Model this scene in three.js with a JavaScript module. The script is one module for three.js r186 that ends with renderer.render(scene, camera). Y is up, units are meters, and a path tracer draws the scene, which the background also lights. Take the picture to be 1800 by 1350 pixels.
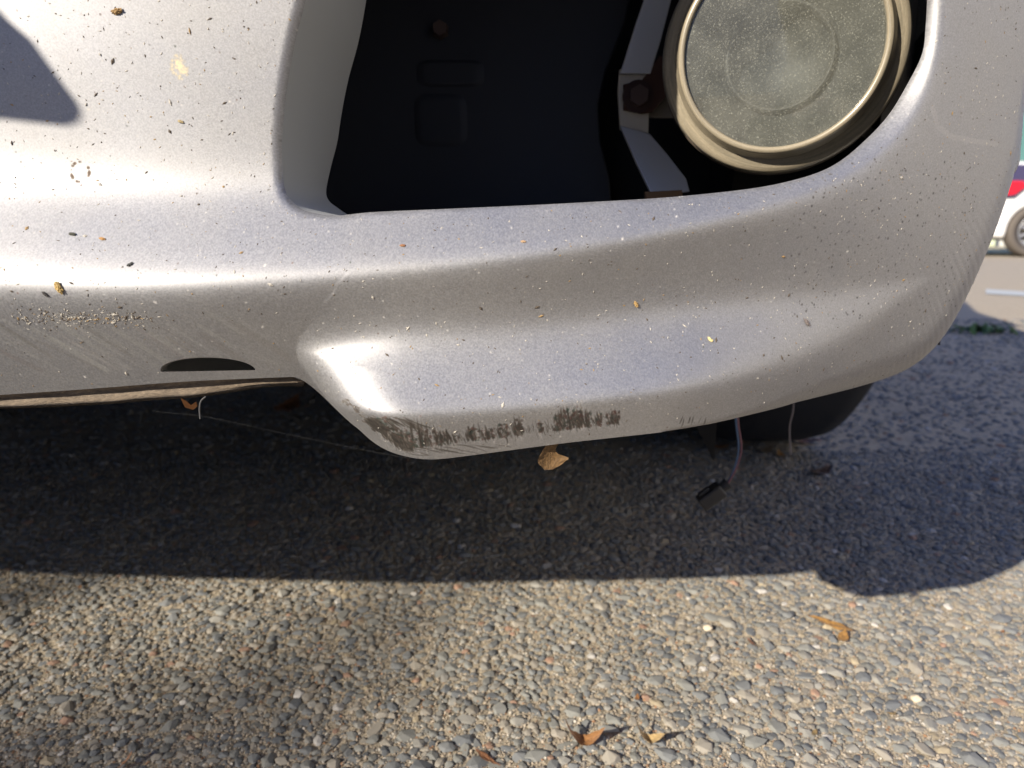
import * as THREE from 'three';
import { ConvexGeometry } from 'three/addons/geometries/ConvexGeometry.js';
import { RoundedBoxGeometry } from 'three/addons/geometries/RoundedBoxGeometry.js';
import { mergeGeometries } from 'three/addons/utils/BufferGeometryUtils.js';
import { MarchingCubes } from 'three/addons/objects/MarchingCubes.js';
import { createNoise2D, createNoise3D } from 'simplex-noise';

// ------------------------------------------------------------------ camera, sky, sun, exposure
const scene = new THREE.Scene();
const EYE = 0.33, FPX = 1200, PITCH = Math.atan(270 / FPX);
const camera = new THREE.PerspectiveCamera(2 * Math.atan(675 / FPX) * 180 / Math.PI, 4 / 3, 0.02, 400);
camera.position.set(0, EYE, 0);
camera.rotation.x = -PITCH;
camera.focus = 0.285;
camera.userData.fStop = 12;

const renderer = new THREE.WebGLRenderer();
renderer.toneMapping = THREE.LinearToneMapping;
renderer.toneMappingExposure = 2.0;
renderer.shadowMap.enabled = true;

const SUNDIR = new THREE.Vector3(1.47, -1, -1.32).normalize();      // the way the light travels
const sun = new THREE.DirectionalLight(new THREE.Color().setRGB(1, 0.91, 0.79), 4.6);
sun.position.copy(SUNDIR).multiplyScalar(-20);
sun.castShadow = true; sun.shadow.radius = 1; sun.shadow.mapSize.set(4096, 4096);
Object.assign(sun.shadow.camera, { left: -6, right: 6, top: 6, bottom: -6, near: 1, far: 60 });
scene.add(sun, sun.target);

{ // clear autumn sky: deep blue overhead, paler low down, warm glow round the sun
  const W = 512, H = 256, d = new Float32Array(W * H * 4), s = SUNDIR.clone().negate();
  for (let j = 0; j < H; j++) for (let i = 0; i < W; i++) {
    const el = (j + 0.5) / H * Math.PI - Math.PI / 2, az = ((i + 0.5) / W - 0.5) * 2 * Math.PI;
    const x = Math.cos(el) * Math.cos(az), y = Math.sin(el), z = Math.cos(el) * Math.sin(az);
    const c = x * s.x + y * s.y + z * s.z, up = Math.max(y, 0), h = Math.pow(1 - up, 3.2);
    const glow = 0.5 * Math.pow(Math.max(c, 0), 24) + 0.18 * Math.pow(Math.max(c, 0), 4);
    const o = (j * W + i) * 4;
    d[o] = 0.070 + 0.045 * h + glow * 0.4; d[o + 1] = 0.135 + 0.03 * h + glow * 0.36; d[o + 2] = 0.375 - 0.12 * h + glow * 0.3; d[o + 3] = 1;
  }
  const t = new THREE.DataTexture(d, W, H, THREE.RGBAFormat, THREE.FloatType);
  t.mapping = THREE.EquirectangularReflectionMapping; t.magFilter = t.minFilter = THREE.LinearFilter; t.needsUpdate = true;
  scene.background = t; scene.environment = t;
}

// ------------------------------------------------------------------ helpers
let SEED = 12345;
const rnd = () => { SEED = (SEED + 0x6d2b79f5) | 0; let t = Math.imul(SEED ^ (SEED >>> 15), 1 | SEED); t = (t + Math.imul(t ^ (t >>> 7), 61 | t)) ^ t; return ((t ^ (t >>> 14)) >>> 0) / 4294967296; };
const rr = (a, b) => a + (b - a) * rnd();
const n2 = createNoise2D(rnd), n3 = createNoise3D(rnd);
const V3 = (x, y, z) => new THREE.Vector3(x, y, z);
const clamp = (v, a = 0, b = 1) => Math.min(b, Math.max(a, v));
const sstep = (a, b, v) => { const t = clamp((v - a) / (b - a)); return t * t * (3 - 2 * t); };
const lin = (r, g, b) => new THREE.Color().setRGB(r, g, b);
const std = (c, rough = 0.7, metal = 0, more = {}) => new THREE.MeshStandardMaterial({ color: Array.isArray(c) ? lin(...c) : c, roughness: rough, metalness: metal, side: THREE.DoubleSide, ...more });
const phys = (c, rough = 0.7, metal = 0, more = {}) => new THREE.MeshPhysicalMaterial({ color: Array.isArray(c) ? lin(...c) : c, roughness: rough, metalness: metal, side: THREE.DoubleSide, ...more });
const taken = {};
const numbered = (n) => { taken[n] = (taken[n] ?? -1) + 1; return taken[n] ? n + '_' + String(taken[n]).padStart(3, '0') : n; };
function mesh(name, geo, mat, parent = scene) {
  const m = new THREE.Mesh(geo, mat); m.name = parent === scene ? numbered(name) : name;
  m.castShadow = m.receiveShadow = true; parent.add(m); return m;
}
const group = (name, parent = scene) => { const g = new THREE.Group(); g.name = parent === scene ? numbered(name) : name; parent.add(g); return g; };
const tag = (o, label, category, grp, kind) => { if (label) o.userData.label = label; if (category) o.userData.category = category; if (grp) o.userData.group = grp; if (kind) o.userData.kind = kind; return o; };

// natural cubic spline y(x)
function spline(pts) {
  const p = pts.slice().sort((a, b) => a[0] - b[0]), n = p.length, x = p.map((q) => q[0]), y = p.map((q) => q[1]);
  const m = new Array(n).fill(0), c = new Array(n).fill(0), d = new Array(n).fill(0);
  for (let i = 1; i < n - 1; i++) {
    const h0 = x[i] - x[i - 1], h1 = x[i + 1] - x[i];
    const b = 2 * (h0 + h1) - h0 * c[i - 1], r = 6 * ((y[i + 1] - y[i]) / h1 - (y[i] - y[i - 1]) / h0) - h0 * d[i - 1];
    c[i] = h1 / b; d[i] = r / b;
  }
  for (let i = n - 2; i > 0; i--) m[i] = d[i] - c[i] * m[i + 1];
  return (v) => {
    if (v <= x[0]) { const h = x[1] - x[0]; return y[0] + (v - x[0]) * ((y[1] - y[0]) / h - h * m[1] / 6); }
    if (v >= x[n - 1]) { const h = x[n - 1] - x[n - 2]; return y[n - 1] + (v - x[n - 1]) * ((y[n - 1] - y[n - 2]) / h + h * m[n - 2] / 6); }
    let i = 1; while (x[i] < v) i++;
    const h = x[i] - x[i - 1], a = (x[i] - v) / h, b = (v - x[i - 1]) / h;
    return a * y[i - 1] + b * y[i] + ((a * a * a - a) * m[i - 1] + (b * b * b - b) * m[i]) * h * h / 6;
  };
}
// a direction from a pixel of the photograph (1800 x 1350)
const CP = Math.cos(PITCH), SP = Math.sin(PITCH);
const ray = (px, py) => { const cx = (px - 900) / FPX, cy = (675 - py) / FPX; return V3(cx, cy * CP - SP, -cy * SP - CP); };
const onGround = (px, py, y = 0) => { const r = ray(px, py), t = (y - EYE) / r.y; return V3(r.x * t, y, r.z * t); };
const atZ = (px, py, z) => { const r = ray(px, py), t = z / r.z; return V3(r.x * t, EYE + r.y * t, z); };
function onSheet(px, py, Z) { // the first place where the sight line meets z = Z(x, y)
  const r = ray(px, py); let a = 0.12 / -r.z, b = a, f = 1;
  for (let i = 0; i < 400; i++) { b = a + 0.003; f = r.z * b - Z(r.x * b, EYE + r.y * b); if (f < 0) break; a = b; }
  for (let i = 0; i < 24; i++) { const m = (a + b) / 2; if (r.z * m - Z(r.x * m, EYE + r.y * m) < 0) b = m; else a = m; }
  return V3(r.x * a, EYE + r.y * a, r.z * a);
}
// polylines in the (x, y) plane: smooth them, and find the signed distance and place along
function smoothLine(pts, n, closed = false) { return new THREE.CatmullRomCurve3(pts.map((p) => V3(p.x ?? p[0], p.y ?? p[1], 0)), closed, 'centripetal').getSpacedPoints(n).map((p) => [p.x, p.y]); }
function nearest(line, x, y, closed) {
  let best = 1e9, bi = 0, bt = 0, n = line.length - 1;
  for (let i = 0; i < n; i++) {
    const ax = line[i][0], ay = line[i][1], dx = line[i + 1][0] - ax, dy = line[i + 1][1] - ay;
    let t = ((x - ax) * dx + (y - ay) * dy) / (dx * dx + dy * dy); t = t < 0 ? 0 : t > 1 ? 1 : t;
    const ex = x - ax - t * dx, ey = y - ay - t * dy, e = ex * ex + ey * ey;
    if (e < best) { best = e; bi = i; bt = t; }
  }
  const ax = line[bi][0], ay = line[bi][1], dx = line[bi + 1][0] - ax, dy = line[bi + 1][1] - ay;
  return { d: Math.sqrt(best) * Math.sign(dx * (y - ay) - dy * (x - ax)), t: (bi + bt) / n };   // d > 0 to the left of the line's run
}

// ------------------------------------------------------------------ the bumper's shape: z = Z(x, y)
const P = spline([[-1.27, -0.62], [-1.22, -0.46], [-1.14, -0.37], [-1.0, -0.305], [-0.8, -0.270], [-0.6, -0.261], [-0.4, -0.260], [-0.25, -0.265], [-0.1, -0.273], [0, -0.281], [0.1, -0.295], [0.17, -0.315], [0.22, -0.339], [0.26, -0.368], [0.285, -0.393], [0.305, -0.420], [0.32, -0.450], [0.333, -0.49], [0.345, -0.54], [0.36, -0.62]]);
const px2 = (list, off) => list.map(([a, b, o]) => { const q = onSheet(a, b, (x) => P(x) + (o ?? off)); return [q.x, q.y]; });
// the crest below and beside the opening
const crest = (() => {
  const q = px2([[0, 503], [130, 507], [250, 508], [380, 503], [500, 495], [600, 488], [700, 478], [800, 467], [900, 455], [1000, 441], [1100, 424], [1200, 405, 0.028], [1300, 380, 0.024], [1400, 350, 0.018], [1480, 315, 0.018], [1540, 275, 0.015], [1585, 230, 0.013], [1615, 180, 0.012], [1635, 120, 0.012], [1645, 60, 0.012], [1648, 0, 0.012], [1646, -80, 0.012], [1636, -160, 0.012]], 0.031);
  let e = smoothLine([[-0.5, q[0][1]], [-0.36, q[0][1]], ...q], 420);
  for (let k = 0; k < 120; k++) e = e.map((p, i) => (!i || i === e.length - 1 ? p : [(e[i - 1][0] + p[0] * 2 + e[i + 1][0]) / 4, (e[i - 1][1] + p[1] * 2 + e[i + 1][1]) / 4]));
  return [[-1.4, q[0][1]], [-0.9, q[0][1]], ...e];
})();
const crestT = (px, py, off) => { const q = px2([[px, py]], off)[0]; return nearest(crest, q[0], q[1]).t; };
const tA = crestT(1000, 441, 0.031), tB = crestT(1300, 380, 0.024), tC = crestT(1480, 315, 0.014), tD = crestT(1585, 230, 0.009);
const along = (list) => spline(list);
const crestV = along([[0, 0.031], [tA - 0.1, 0.031], [tA, 0.0305], [tB, 0.024], [tC, 0.018], [tD, 0.0145], [0.93, 0.013], [1, 0.013]]);
const crestW = along([[0, 0.034], [tA - 0.1, 0.033], [tA, 0.030], [tB, 0.022], [tC, 0.013], [tD, 0.0095], [0.93, 0.008], [1, 0.008]]);
const crestOut = along([[0, 0.58], [tA - 0.1, 0.58], [tA, 0.56], [tB, 0.42], [tC, 0.22], [tD, 0.06], [0.93, 0.0], [1, 0.0]]);
const crestR = along([[0, 0.012], [tA - 0.3, 0.008], [tA - 0.15, 0.005], [tA, 0.0032], [tB, 0.003], [tC, 0.004], [tD, 0.003], [1, 0.0025]]);
// lip: valley, crest and bottom edge as heights over x
const valley = spline(px2([[380, 560], [540, 570], [700, 552], [900, 540], [1100, 527], [1300, 512], [1450, 500], [1600, 490]], 0.022));
const lipTop = spline(px2([[560, 742], [690, 736], [800, 733], [1000, 717], [1200, 692], [1400, 655], [1550, 610], [1640, 560]], 0.046));
const lipEnd = smoothLine(px2([[632, 850, 0.03], [614, 824, 0.03], [586, 788, 0.03], [556, 746, 0.029], [530, 696, 0.028], [511, 650, 0.027], [509, 622, 0.026], [520, 596, 0.026], [544, 570, 0.024], [570, 540, 0.022]], 0.04), 60);
const lowEdge = spline([[-1.2, px2([[0, 690]], 0.004)[0][1]], [-0.6, px2([[0, 690]], 0.004)[0][1]], ...px2([[0, 690], [200, 675], [330, 664], [460, 658], [520, 656]], 0.004)]);
const lipEdgePx = [[640, 808], [672, 806], [740, 803], [800, 797], [900, 784], [1000, 771], [1100, 760], [1200, 747], [1300, 730, 0.040], [1400, 708, 0.034], [1500, 688], [1560, 674], [1612, 660], [1655, 628], [1690, 585], [1720, 525], [1740, 470]];
let lipEdge = null, edgeLine = null, LIPX0 = 0;
const bottomY = (x) => {
  if (x > LIPX0) return lipEdge(x);
  const lo = lowEdge(Math.min(x, LIPX0 - 0.036)), hi = lipEdge(LIPX0);
  return x < LIPX0 - 0.05 ? lo : hi + (lo - hi) * sstep(0, 1, (LIPX0 - 0.012 - x) / 0.026);
};
const xa = px2([[1150, 600]], 0.04)[0][0], xb = px2([[1640, 560]], 0.01)[0][0];
const soft = (u, k) => (u + Math.sqrt(u * u + k * k)) / 2;
// opening: trim line of the outer skin (the rolled rim)
const rim = (() => {
  const q = px2([[541, 0], [521, 80], [503, 190], [493, 270, 0.004], [501, 335, 0.006], [532, 366, 0.006], [590, 379, 0.006], [660, 374, 0.005], [800, 368, 0.005], [1000, 359, 0.004], [1200, 346, 0.003], [1350, 326, 0.002], [1436, 298], [1501, 252], [1547, 204], [1580, 147], [1597, 103], [1603, 58], [1606, 0], [1606, -110], [1600, -420], [1500, -600], [1300, -680], [1000, -690], [740, -640], [630, -440], [572, -160]], 0);
  return smoothLine(q, 420, true);
})();
const inPoly = (line, x, y) => { let c = false; for (let i = 0, j = line.length - 2; i < line.length - 1; j = i++) if ((line[i][1] > y) !== (line[j][1] > y) && x < (line[j][0] - line[i][0]) * (y - line[i][1]) / (line[j][1] - line[i][1]) + line[i][0]) c = !c; return c; };
const rimX0 = Math.min(...rim.map((p) => p[0])) - 0.02, rimX1 = Math.max(...rim.map((p) => p[0])) + 0.02, rimY0 = Math.min(...rim.map((p) => p[1])) - 0.02, rimY1 = Math.max(...rim.map((p) => p[1])) + 0.02;
const rimAt = (x, y) => { // > 0 outside the opening
  if (x < rimX0 || x > rimX1 || y < rimY0 || y > rimY1) return { d: 0.05, t: 0 };
  const n = nearest(rim, x, y); n.d = inPoly(rim, x, y) ? -Math.abs(n.d) : Math.abs(n.d); return n;
};
const rimT = (px, py, o = 0) => { const q = px2([[px, py]], o)[0]; return nearest(rim, q[0], q[1]).t; };
const tL = rimT(503, 190), tK = rimT(532, 366, 0.006), tB1 = rimT(660, 374, 0.005), tB2 = rimT(1200, 346, 0.003), tR1 = rimT(1440, 301), tR2 = rimT(1596, 150), tR3 = rimT(1622, 0);
const rimR = spline([[0, 0.003], [tL, 0.003], [tK, 0.0025], [tB1, 0.0015], [tB2, 0.0012], [tR2, 0.0012], [tR3, 0.0015], [1, 0.003]]);
const upper = spline([[0.1, 0], [0.33, 0], [0.36, 0.0005], [0.40, 0.0015], [0.44, 0.0005], [0.50, -0.007], [0.62, -0.036]]);
function Z(x, y, noRim) {
  const c = nearest(crest, x, y), t = c.t, w = crestW(t), r = crestR(t), out = crestOut(t), v = crestV(t), sIn = v / w;
  const k = w * 0.28;
  const d = c.d > -0.5 ? w - soft(w - c.d, k) : c.d;               // the slope above the crest levels out into the upper face
  let z = P(x + 1.75 * Math.max(0, y - 0.355) * sstep(0.228, 0.285, x)) + upper(y) + v - ((sIn - out) / 2 * d + (sIn + out) / 2 * (Math.sqrt(d * d + r * r) - r));
  if (y < 0.36 && x > -0.16 && x < 0.33) {
    const yv = valley(x), yl = lipTop(x), q = (yv - y) / (yv - yl);
    if (q > -0.6) {
      const kc = 0.07 + 0.33 * sstep(0.03, 0.2, x), A = 0.050 * (1 - sstep(xa, xb, x)), R = soft(q - 0.24, 0.26) - 0.93 * soft(q - 1.0, kc) - (soft(-0.84, 0.26) - 0.93 * soft(-1.6, kc));
      const u = noRim === 2 ? 1 : clamp(-nearest(lipEnd, x, y).d / 0.036);
      z += A * Math.max(R, 0) * (1 - Math.pow(1 - u, 2.4));
    }
  }
  if (x > 0.06 && edgeLine) { const b = nearest(edgeLine, x, y).d, R = 0.024 * sstep(0.06, 0.22, x) + 0.001; if (b < R) z -= (R - Math.sqrt(Math.max(0, R * R - (R - Math.max(b, 0)) ** 2))) * 0.6; }
  if (!noRim) { const o = rimAt(x, y), R = rimR(o.t); if (o.d < R) z -= R - Math.sqrt(Math.max(0, R * R - (R - Math.max(o.d, 0)) ** 2)); }
  z += 0.00035 * n2(x * 9, y * 9);
  return z;
}
{ // lower edge of the lip, found on the surface itself
  const q = lipEdgePx.map(([a, b]) => onSheet(a, b + 7, (x, y) => Z(x, y, 2))).filter((p, i, l) => !i || p.x > l[i - 1].x + 0.004).map((p) => [p.x, p.y]);
  let e = smoothLine([...q, [q[q.length - 1][0] + 0.012, q[q.length - 1][1] + 0.03], [q[q.length - 1][0] + 0.02, q[q.length - 1][1] + 0.06]], 160);
  for (let k = 0; k < 60; k++) e = e.map((p, i) => (i < 40 || i === e.length - 1 ? p : [(e[i - 1][0] + p[0] * 2 + e[i + 1][0]) / 4, (e[i - 1][1] + p[1] * 2 + e[i + 1][1]) / 4]));
  LIPX0 = q[1][0]; edgeLine = e; lipEdge = spline(e.filter((_, i) => i % 5 === 0));
}
const normalAt = (x, y, e = 0.0006) => V3(-(Z(x + e, y) - Z(x - e, y)), -(Z(x, y + e) - Z(x, y - e)), 2 * e).normalize();
const onBumper = (px, py) => onSheet(px, py, (x, y) => (y < bottomY(x) ? -5 : Z(x, y)));
// slot cut in the lower face
const slot = (x, y) => { const a = SL.x, b = SL.y, u = (x - a) / SL.rx, v = (y - b) / SL.ry; return v < 0 ? -v * SL.ry + (Math.abs(u) < 1 ? 0 : 1) : (Math.hypot(u, v) - 1) * SL.ry; };
const SL = (() => { const a = onBumper(282, 652), b = onBumper(450, 652), c = onBumper(366, 628); return { x: (a.x + b.x) / 2, y: (a.y + b.y) / 2, rx: (b.x - a.x) / 2, ry: c.y - (a.y + b.y) / 2 }; })();

// texture space of the bumper: 0.72 x 0.36 m
const TX0 = -0.33, TY0 = 0.17, TW = 0.72, TH = 0.36;

function bumperGeometry() {
  const xs = [], ys = [];
  for (let x = -1.27; x < -0.30; x += 0.012) xs.push(x);
  for (let x = -0.30; x < 0.345; x += 0.0012) xs.push(x);
  for (let y = 0.19; y < 0.47; y += 0.0012) ys.push(y);
  for (let y = 0.47; y < 0.625; y += 0.008) ys.push(y);
  const pos = [], nor = [], uv = [], idx = [], ids = new Map();
  const g = (x, y) => Math.min(rimAt(x, y).d, y - bottomY(x), slot(x, y));
  const nx = xs.length, ny = ys.length, G = new Float32Array(nx * ny);
  for (let j = 0; j < ny; j++) for (let i = 0; i < nx; i++) G[j * nx + i] = g(xs[i], ys[j]);
  const vert = (x, y, key) => {
    if (ids.has(key)) return ids.get(key);
    const n = normalAt(x, y); pos.push(x, y, Z(x, y)); nor.push(n.x, n.y, n.z); uv.push((x - TX0) / TW, (y - TY0) / TH);
    ids.set(key, pos.length / 3 - 1); return pos.length / 3 - 1;
  };
  for (let j = 0; j < ny - 1; j++) for (let i = 0; i < nx - 1; i++) {
    const q = [[i, j], [i + 1, j], [i + 1, j + 1], [i, j + 1]], v = q.map(([a, b]) => G[b * nx + a]);
    if (v.every((s) => s <= 0)) continue;
    const out = [];
    for (let k = 0; k < 4; k++) {
      const [a, b] = q[k], [c, d] = q[(k + 1) % 4], va = v[k], vb = v[(k + 1) % 4];
      if (va > 0) out.push(vert(xs[a], ys[b], b * nx + a));
      if ((va > 0) !== (vb > 0)) {
        const swap = b * nx + a > d * nx + c, [A, B, C, D, fa, fb] = swap ? [c, d, a, b, vb, va] : [a, b, c, d, va, vb], s = fa / (fa - fb);
        let lo = 0, hi = 1; const X = (t) => xs[A] + (xs[C] - xs[A]) * t, Y = (t) => ys[B] + (ys[D] - ys[B]) * t, ga = fa > 0;
        for (let m = 0; m < 14; m++) { const t = (lo + hi) / 2; if ((g(X(t), Y(t)) > 0) === ga) lo = t; else hi = t; }
        const t = ga ? lo : hi; out.push(vert(X(t), Y(t), 'e' + (B * nx + A) + '_' + (D * nx + C)));
      }
    }
    for (let k = 1; k < out.length - 1; k++) idx.push(out[0], out[k], out[k + 1]);
  }
  const geo = new THREE.BufferGeometry();
  geo.setAttribute('position', new THREE.Float32BufferAttribute(pos, 3)); geo.setAttribute('normal', new THREE.Float32BufferAttribute(nor, 3)); geo.setAttribute('uv', new THREE.Float32BufferAttribute(uv, 2));
  geo.setIndex(idx); return geo;
}
// a sheet through rows of points
function sheet(rows, closed = false, scale = 1) {
  const pos = [], uv = [], idx = [], n = rows[0].length;
  rows.forEach((r, j) => r.forEach((p, i) => { pos.push(p.x, p.y, p.z); uv.push(i / (n - 1) * scale, j / Math.max(1, rows.length - 1)); }));
  for (let j = 0; j < rows.length - 1; j++) for (let i = 0; i < n - (closed ? 0 : 1); i++) { const a = j * n + i, b = j * n + (i + 1) % n; idx.push(a, b, a + n, b, b + n, a + n); }
  const geo = new THREE.BufferGeometry();
  geo.setAttribute('position', new THREE.Float32BufferAttribute(pos, 3)); geo.setAttribute('uv', new THREE.Float32BufferAttribute(uv, 2)); geo.setIndex(idx); geo.computeVertexNormals(); return geo;
}

// ------------------------------------------------------------------ procedural textures
function dataTex(w, h, f, srgb, repeat = true) {
  const d = new Uint8Array(w * h * 4);
  for (let j = 0; j < h; j++) for (let i = 0; i < w; i++) { const c = f(i, j), o = (j * w + i) * 4; d[o] = c[0]; d[o + 1] = c[1]; d[o + 2] = c[2]; d[o + 3] = 255; }
  const t = new THREE.DataTexture(d, w, h); t.magFilter = t.minFilter = THREE.LinearFilter; if (srgb) t.colorSpace = THREE.SRGBColorSpace;
  if (repeat) t.wrapS = t.wrapT = THREE.RepeatWrapping; t.needsUpdate = true; return t;
}
const tileNoise = (i, j, n, f, seed) => { const a = i / n * 2 * Math.PI, b = j / n * 2 * Math.PI, k = f / (2 * Math.PI); return n3(Math.cos(a) * k + seed, Math.sin(a) * k + Math.cos(b) * k * 1.3, Math.sin(b) * k - seed); };

function bumperTextures() {
  const W = 2048, H = 1024, toU = (x) => (x - TX0) / TW * W, toV = (y) => H - (y - TY0) / TH * H, mm = W / TW / 1000;
  const make = () => { const c = document.createElement('canvas'); c.width = W; c.height = H; return c; };
  const col = make(), orm = make(), g = col.getContext('2d'), o = orm.getContext('2d');
  g.fillStyle = 'rgb(149,149,150)'; g.fillRect(0, 0, W, H);
  o.fillStyle = 'rgb(0,97,190)'; o.fillRect(0, 0, W, H);
  // dust film: fine grain laid over the paint, in clouds
  const im = g.getImageData(0, 0, W, H), om = o.getImageData(0, 0, W, H);
  for (let j = 0; j < H; j++) for (let i = 0; i < W; i++) {
    const k = (j * W + i) * 4, cloud = 0.5 + 0.3 * n2(i / 260, j / 200) + 0.2 * n2(i / 70 + 9, j / 60);
    const grain = rnd() - 0.5, fine = n2(i / 3.1, j / 3.1) * 0.5, a = grain * 20 + fine * 8;
    const dust = clamp(0.22 + 0.3 * cloud + (rnd() < 0.05 ? 0.35 : 0));
    im.data[k] = clamp(im.data[k] + a + 2 * cloud, 0, 255); im.data[k + 1] = clamp(im.data[k + 1] + a + 1 * cloud, 0, 255); im.data[k + 2] = clamp(im.data[k + 2] + a - 2 * cloud, 0, 255);
    om.data[k + 1] = clamp(132 + 38 * dust + grain * 24, 0, 255); om.data[k + 2] = clamp(215 - 80 * dust, 0, 255);
  }
  g.putImageData(im, 0, 0); o.putImageData(om, 0, 0);
  const at = (px, py) => { const q = onBumper(px, py); return [toU(q.x), toV(q.y)]; };
  const spot = (u, v, r, c, matt = true, e = 1, rot = 0) => { for (const [q, s] of [[g, c], [o, 'rgb(0,215,10)']]) { if (q === o && !matt) continue; q.fillStyle = s; q.beginPath(); q.ellipse(u, v, r, r * e, rot, 0, 7); q.fill(); } };
  // specks: dark grit and pale dust, all over
  for (let i = 0; i < 5200; i++) { const u = rr(0, W), v = rr(0, H), dark = rnd() < 0.3; spot(u, v, rr(0.2, 0.6) * mm * (rnd() < 0.03 ? 1.2 : 0.6), dark ? `rgba(${60 + rr(-20, 20)},50,40,${rr(0.4, 0.95)})` : `rgba(222,216,202,${rr(0.25, 0.75)})`, true, rr(0.25, 0.9), rr(0, 3)); }
  // bigger grit over the outer corner, as thrown up by the road
  for (let i = 0; i < 420; i++) { const [u, v] = at(rr(1380, 1720), rr(280, 560)); spot(u, v, rr(0.2, 0.55) * mm, `rgba(45,42,40,${rr(0.4, 0.9)})`, true, rr(0.3, 1), rr(0, 3)); }
  // streaks where the dust was wiped off below the crest
  g.lineCap = o.lineCap = 'round';
  for (let i = 0; i < 46; i++) {
    const x0 = rr(-60, 420), y0 = rr(545, 610), l = rr(50, 130); const [u, v] = at(x0, y0), [u2, v2] = at(x0 + l, Math.min(y0 + l * 0.62, 650));
    g.strokeStyle = `rgba(${rnd() < 0.5 ? '205,202,192' : '120,112,100'},${rr(0.05, 0.16)})`; g.lineWidth = rr(0.5, 2.6) * mm; g.beginPath(); g.moveTo(u, v); g.lineTo(u2, v2); g.stroke();
  }
  // dried drop, ring stain
  { const [u, v] = at(315, 118); for (let i = 0; i < 130; i++) { const a = rr(0, 7), r = Math.pow(rnd(), 0.8) * 4.2 * mm; spot(u + Math.cos(a) * r * 0.75, v + Math.sin(a) * r, rr(0.2, 0.5) * mm, `rgba(226,206,160,${rr(0.2, 0.6)})`); } }
  { const [u, v] = at(141, 302); for (let i = 0; i < 26; i++) { const a = rr(0, 7); spot(u + Math.cos(a) * 3.2 * mm, v + Math.sin(a) * 3.6 * mm, rr(0.2, 0.55) * mm, `rgba(74,52,30,${rr(0.5, 0.9)})`); } }
  // scraped lower edge of the lip
  const dab = (px, py, dx, dy, w, shade, alpha = rr(0.6, 0.95)) => {   // a tapered scrape through the paint
    const [u, v] = at(px, py), [u2, v2] = at(px + dx, py + dy), l = Math.hypot(u2 - u, v2 - v); if (l > 90 || l < 0.5) return;
    const nx = -(v2 - v) / l, ny = (u2 - u) / l, c = Math.round(22 + shade * 44), k = rr(0.3, 0.7), bend = rr(-0.12, 0.12) * l;
    for (const [q, s] of [[g, `rgba(${c},${c - 6},${c - 13},${alpha})`], [o, 'rgba(0,225,10,0.9)']]) {
      q.fillStyle = s; q.beginPath(); q.moveTo(u, v); q.quadraticCurveTo(u + (u2 - u) * k + nx * (w + bend), v + (v2 - v) * k + ny * (w + bend), u2 + nx * w * 0.3, v2 + ny * w * 0.3);
      q.lineTo(u2 - nx * w * 0.3, v2 - ny * w * 0.3); q.quadraticCurveTo(u + (u2 - u) * k + nx * (bend - w), v + (v2 - v) * k + ny * (bend - w), u, v); q.fill();
    }
  };
  const lowY = (px) => 806 - Math.max(0, px - 690) * 0.123;
  const clusters = [[722, 12, 52, 14], [752, 12, 44, 14], [775, 8, 34, 10], [800, 5, 22, 10], [832, 9, 30, 12], [858, 8, 24, 12], [885, 7, 30, 10], [912, 12, 36, 9], [950, 4, 22, 5], [982, 10, 36, 9], [1000, 10, 44, 10], [1016, 14, 50, 9], [1034, 7, 36, 6], [1052, 5, 26, 6], [1072, 6, 30, 7], [1084, 4, 26, 5]];
  for (const [cx, n, tall, wide] of clusters) for (let i = 0; i < n; i++) {
    const px = cx + rr(-wide, wide), low = lowY(px) - rr(11, 20), top = low - tall * rr(0.35, 1);
    dab(px - rr(0, 7), top, rr(2, 9), low - top, rr(0.5, 2.2), rr(0, 0.7));
    if (rnd() < 0.5) dab(px, top - rr(0, 8), rr(-1, 3), rr(6, 12), rr(0.3, 0.7), rr(1.4, 2.6));
  }
  for (const [cx, n, tall, wide] of clusters) for (let i = 0; i < n * 6; i++) { const px = cx + rr(-wide, wide) * 0.9, [u, v] = at(px, lowY(px) - 14 - tall * 0.75 * rnd() ** 1.5); spot(u, v, rr(0.15, 0.6) * mm, `rgba(${38 + rr(-16, 22)},34,28,${rr(0.4, 0.9)})`, true, rr(0.5, 2), rr(-0.3, 0.3)); }
  for (let i = 0; i < 420; i++) { const s = rnd(), t = rnd(), [u, v] = at(636 + s * 62 + t * 40, 738 + s * 44 - 6 * t + 10 * t * s); spot(u, v, rr(0.2, 0.8) * mm, `rgba(${52 + rr(-24, 26)},44,36,${rr(0.35, 0.85)})`, true, rr(0.4, 1), rr(0, 3)); }
  for (let i = 0; i < 260; i++) { const s = rnd(), t = rnd(); dab(634 + s * 66 + t * 18 + rr(-3, 3), 738 + s * 44 + t * 8 - 18 * t * (1 - s), rr(4, 18), rr(3, 12), rr(0.8, 2.6), rr(0.1, 1.0), rr(0.5, 0.95)); }
  for (let i = 0; i < 30; i++) dab(668 + rr(0, 60), 733 + rr(-4, 10), rr(20, 46), rr(8, 30), rr(0.5, 1.5), rr(0.2, 1));
  for (let i = 0; i < 30; i++) dab(690 + rr(0, 190), lowY(780) - rr(2, 14), rr(20, 60), rr(4, 9), rr(0.4, 1), rr(0, 0.8));
  for (let i = 0; i < 40; i++) { const s = rnd(); dab(597 + s * 42 + rr(-4, 4), 704 + s * s * 32 + rr(-4, 4), rr(3, 10), rr(1, 7), rr(0.8, 2.2), rr(0.5, 1.3)); }
  for (let i = 0; i < 190; i++) { const px = rr(650, 1090), low = lowY(px) - rr(8, 16); dab(px - rr(1, 5), low - rr(9, 24), rr(2, 7), rr(8, 20), rr(0.3, 0.9), rr(0, 0.8)); }
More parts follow.
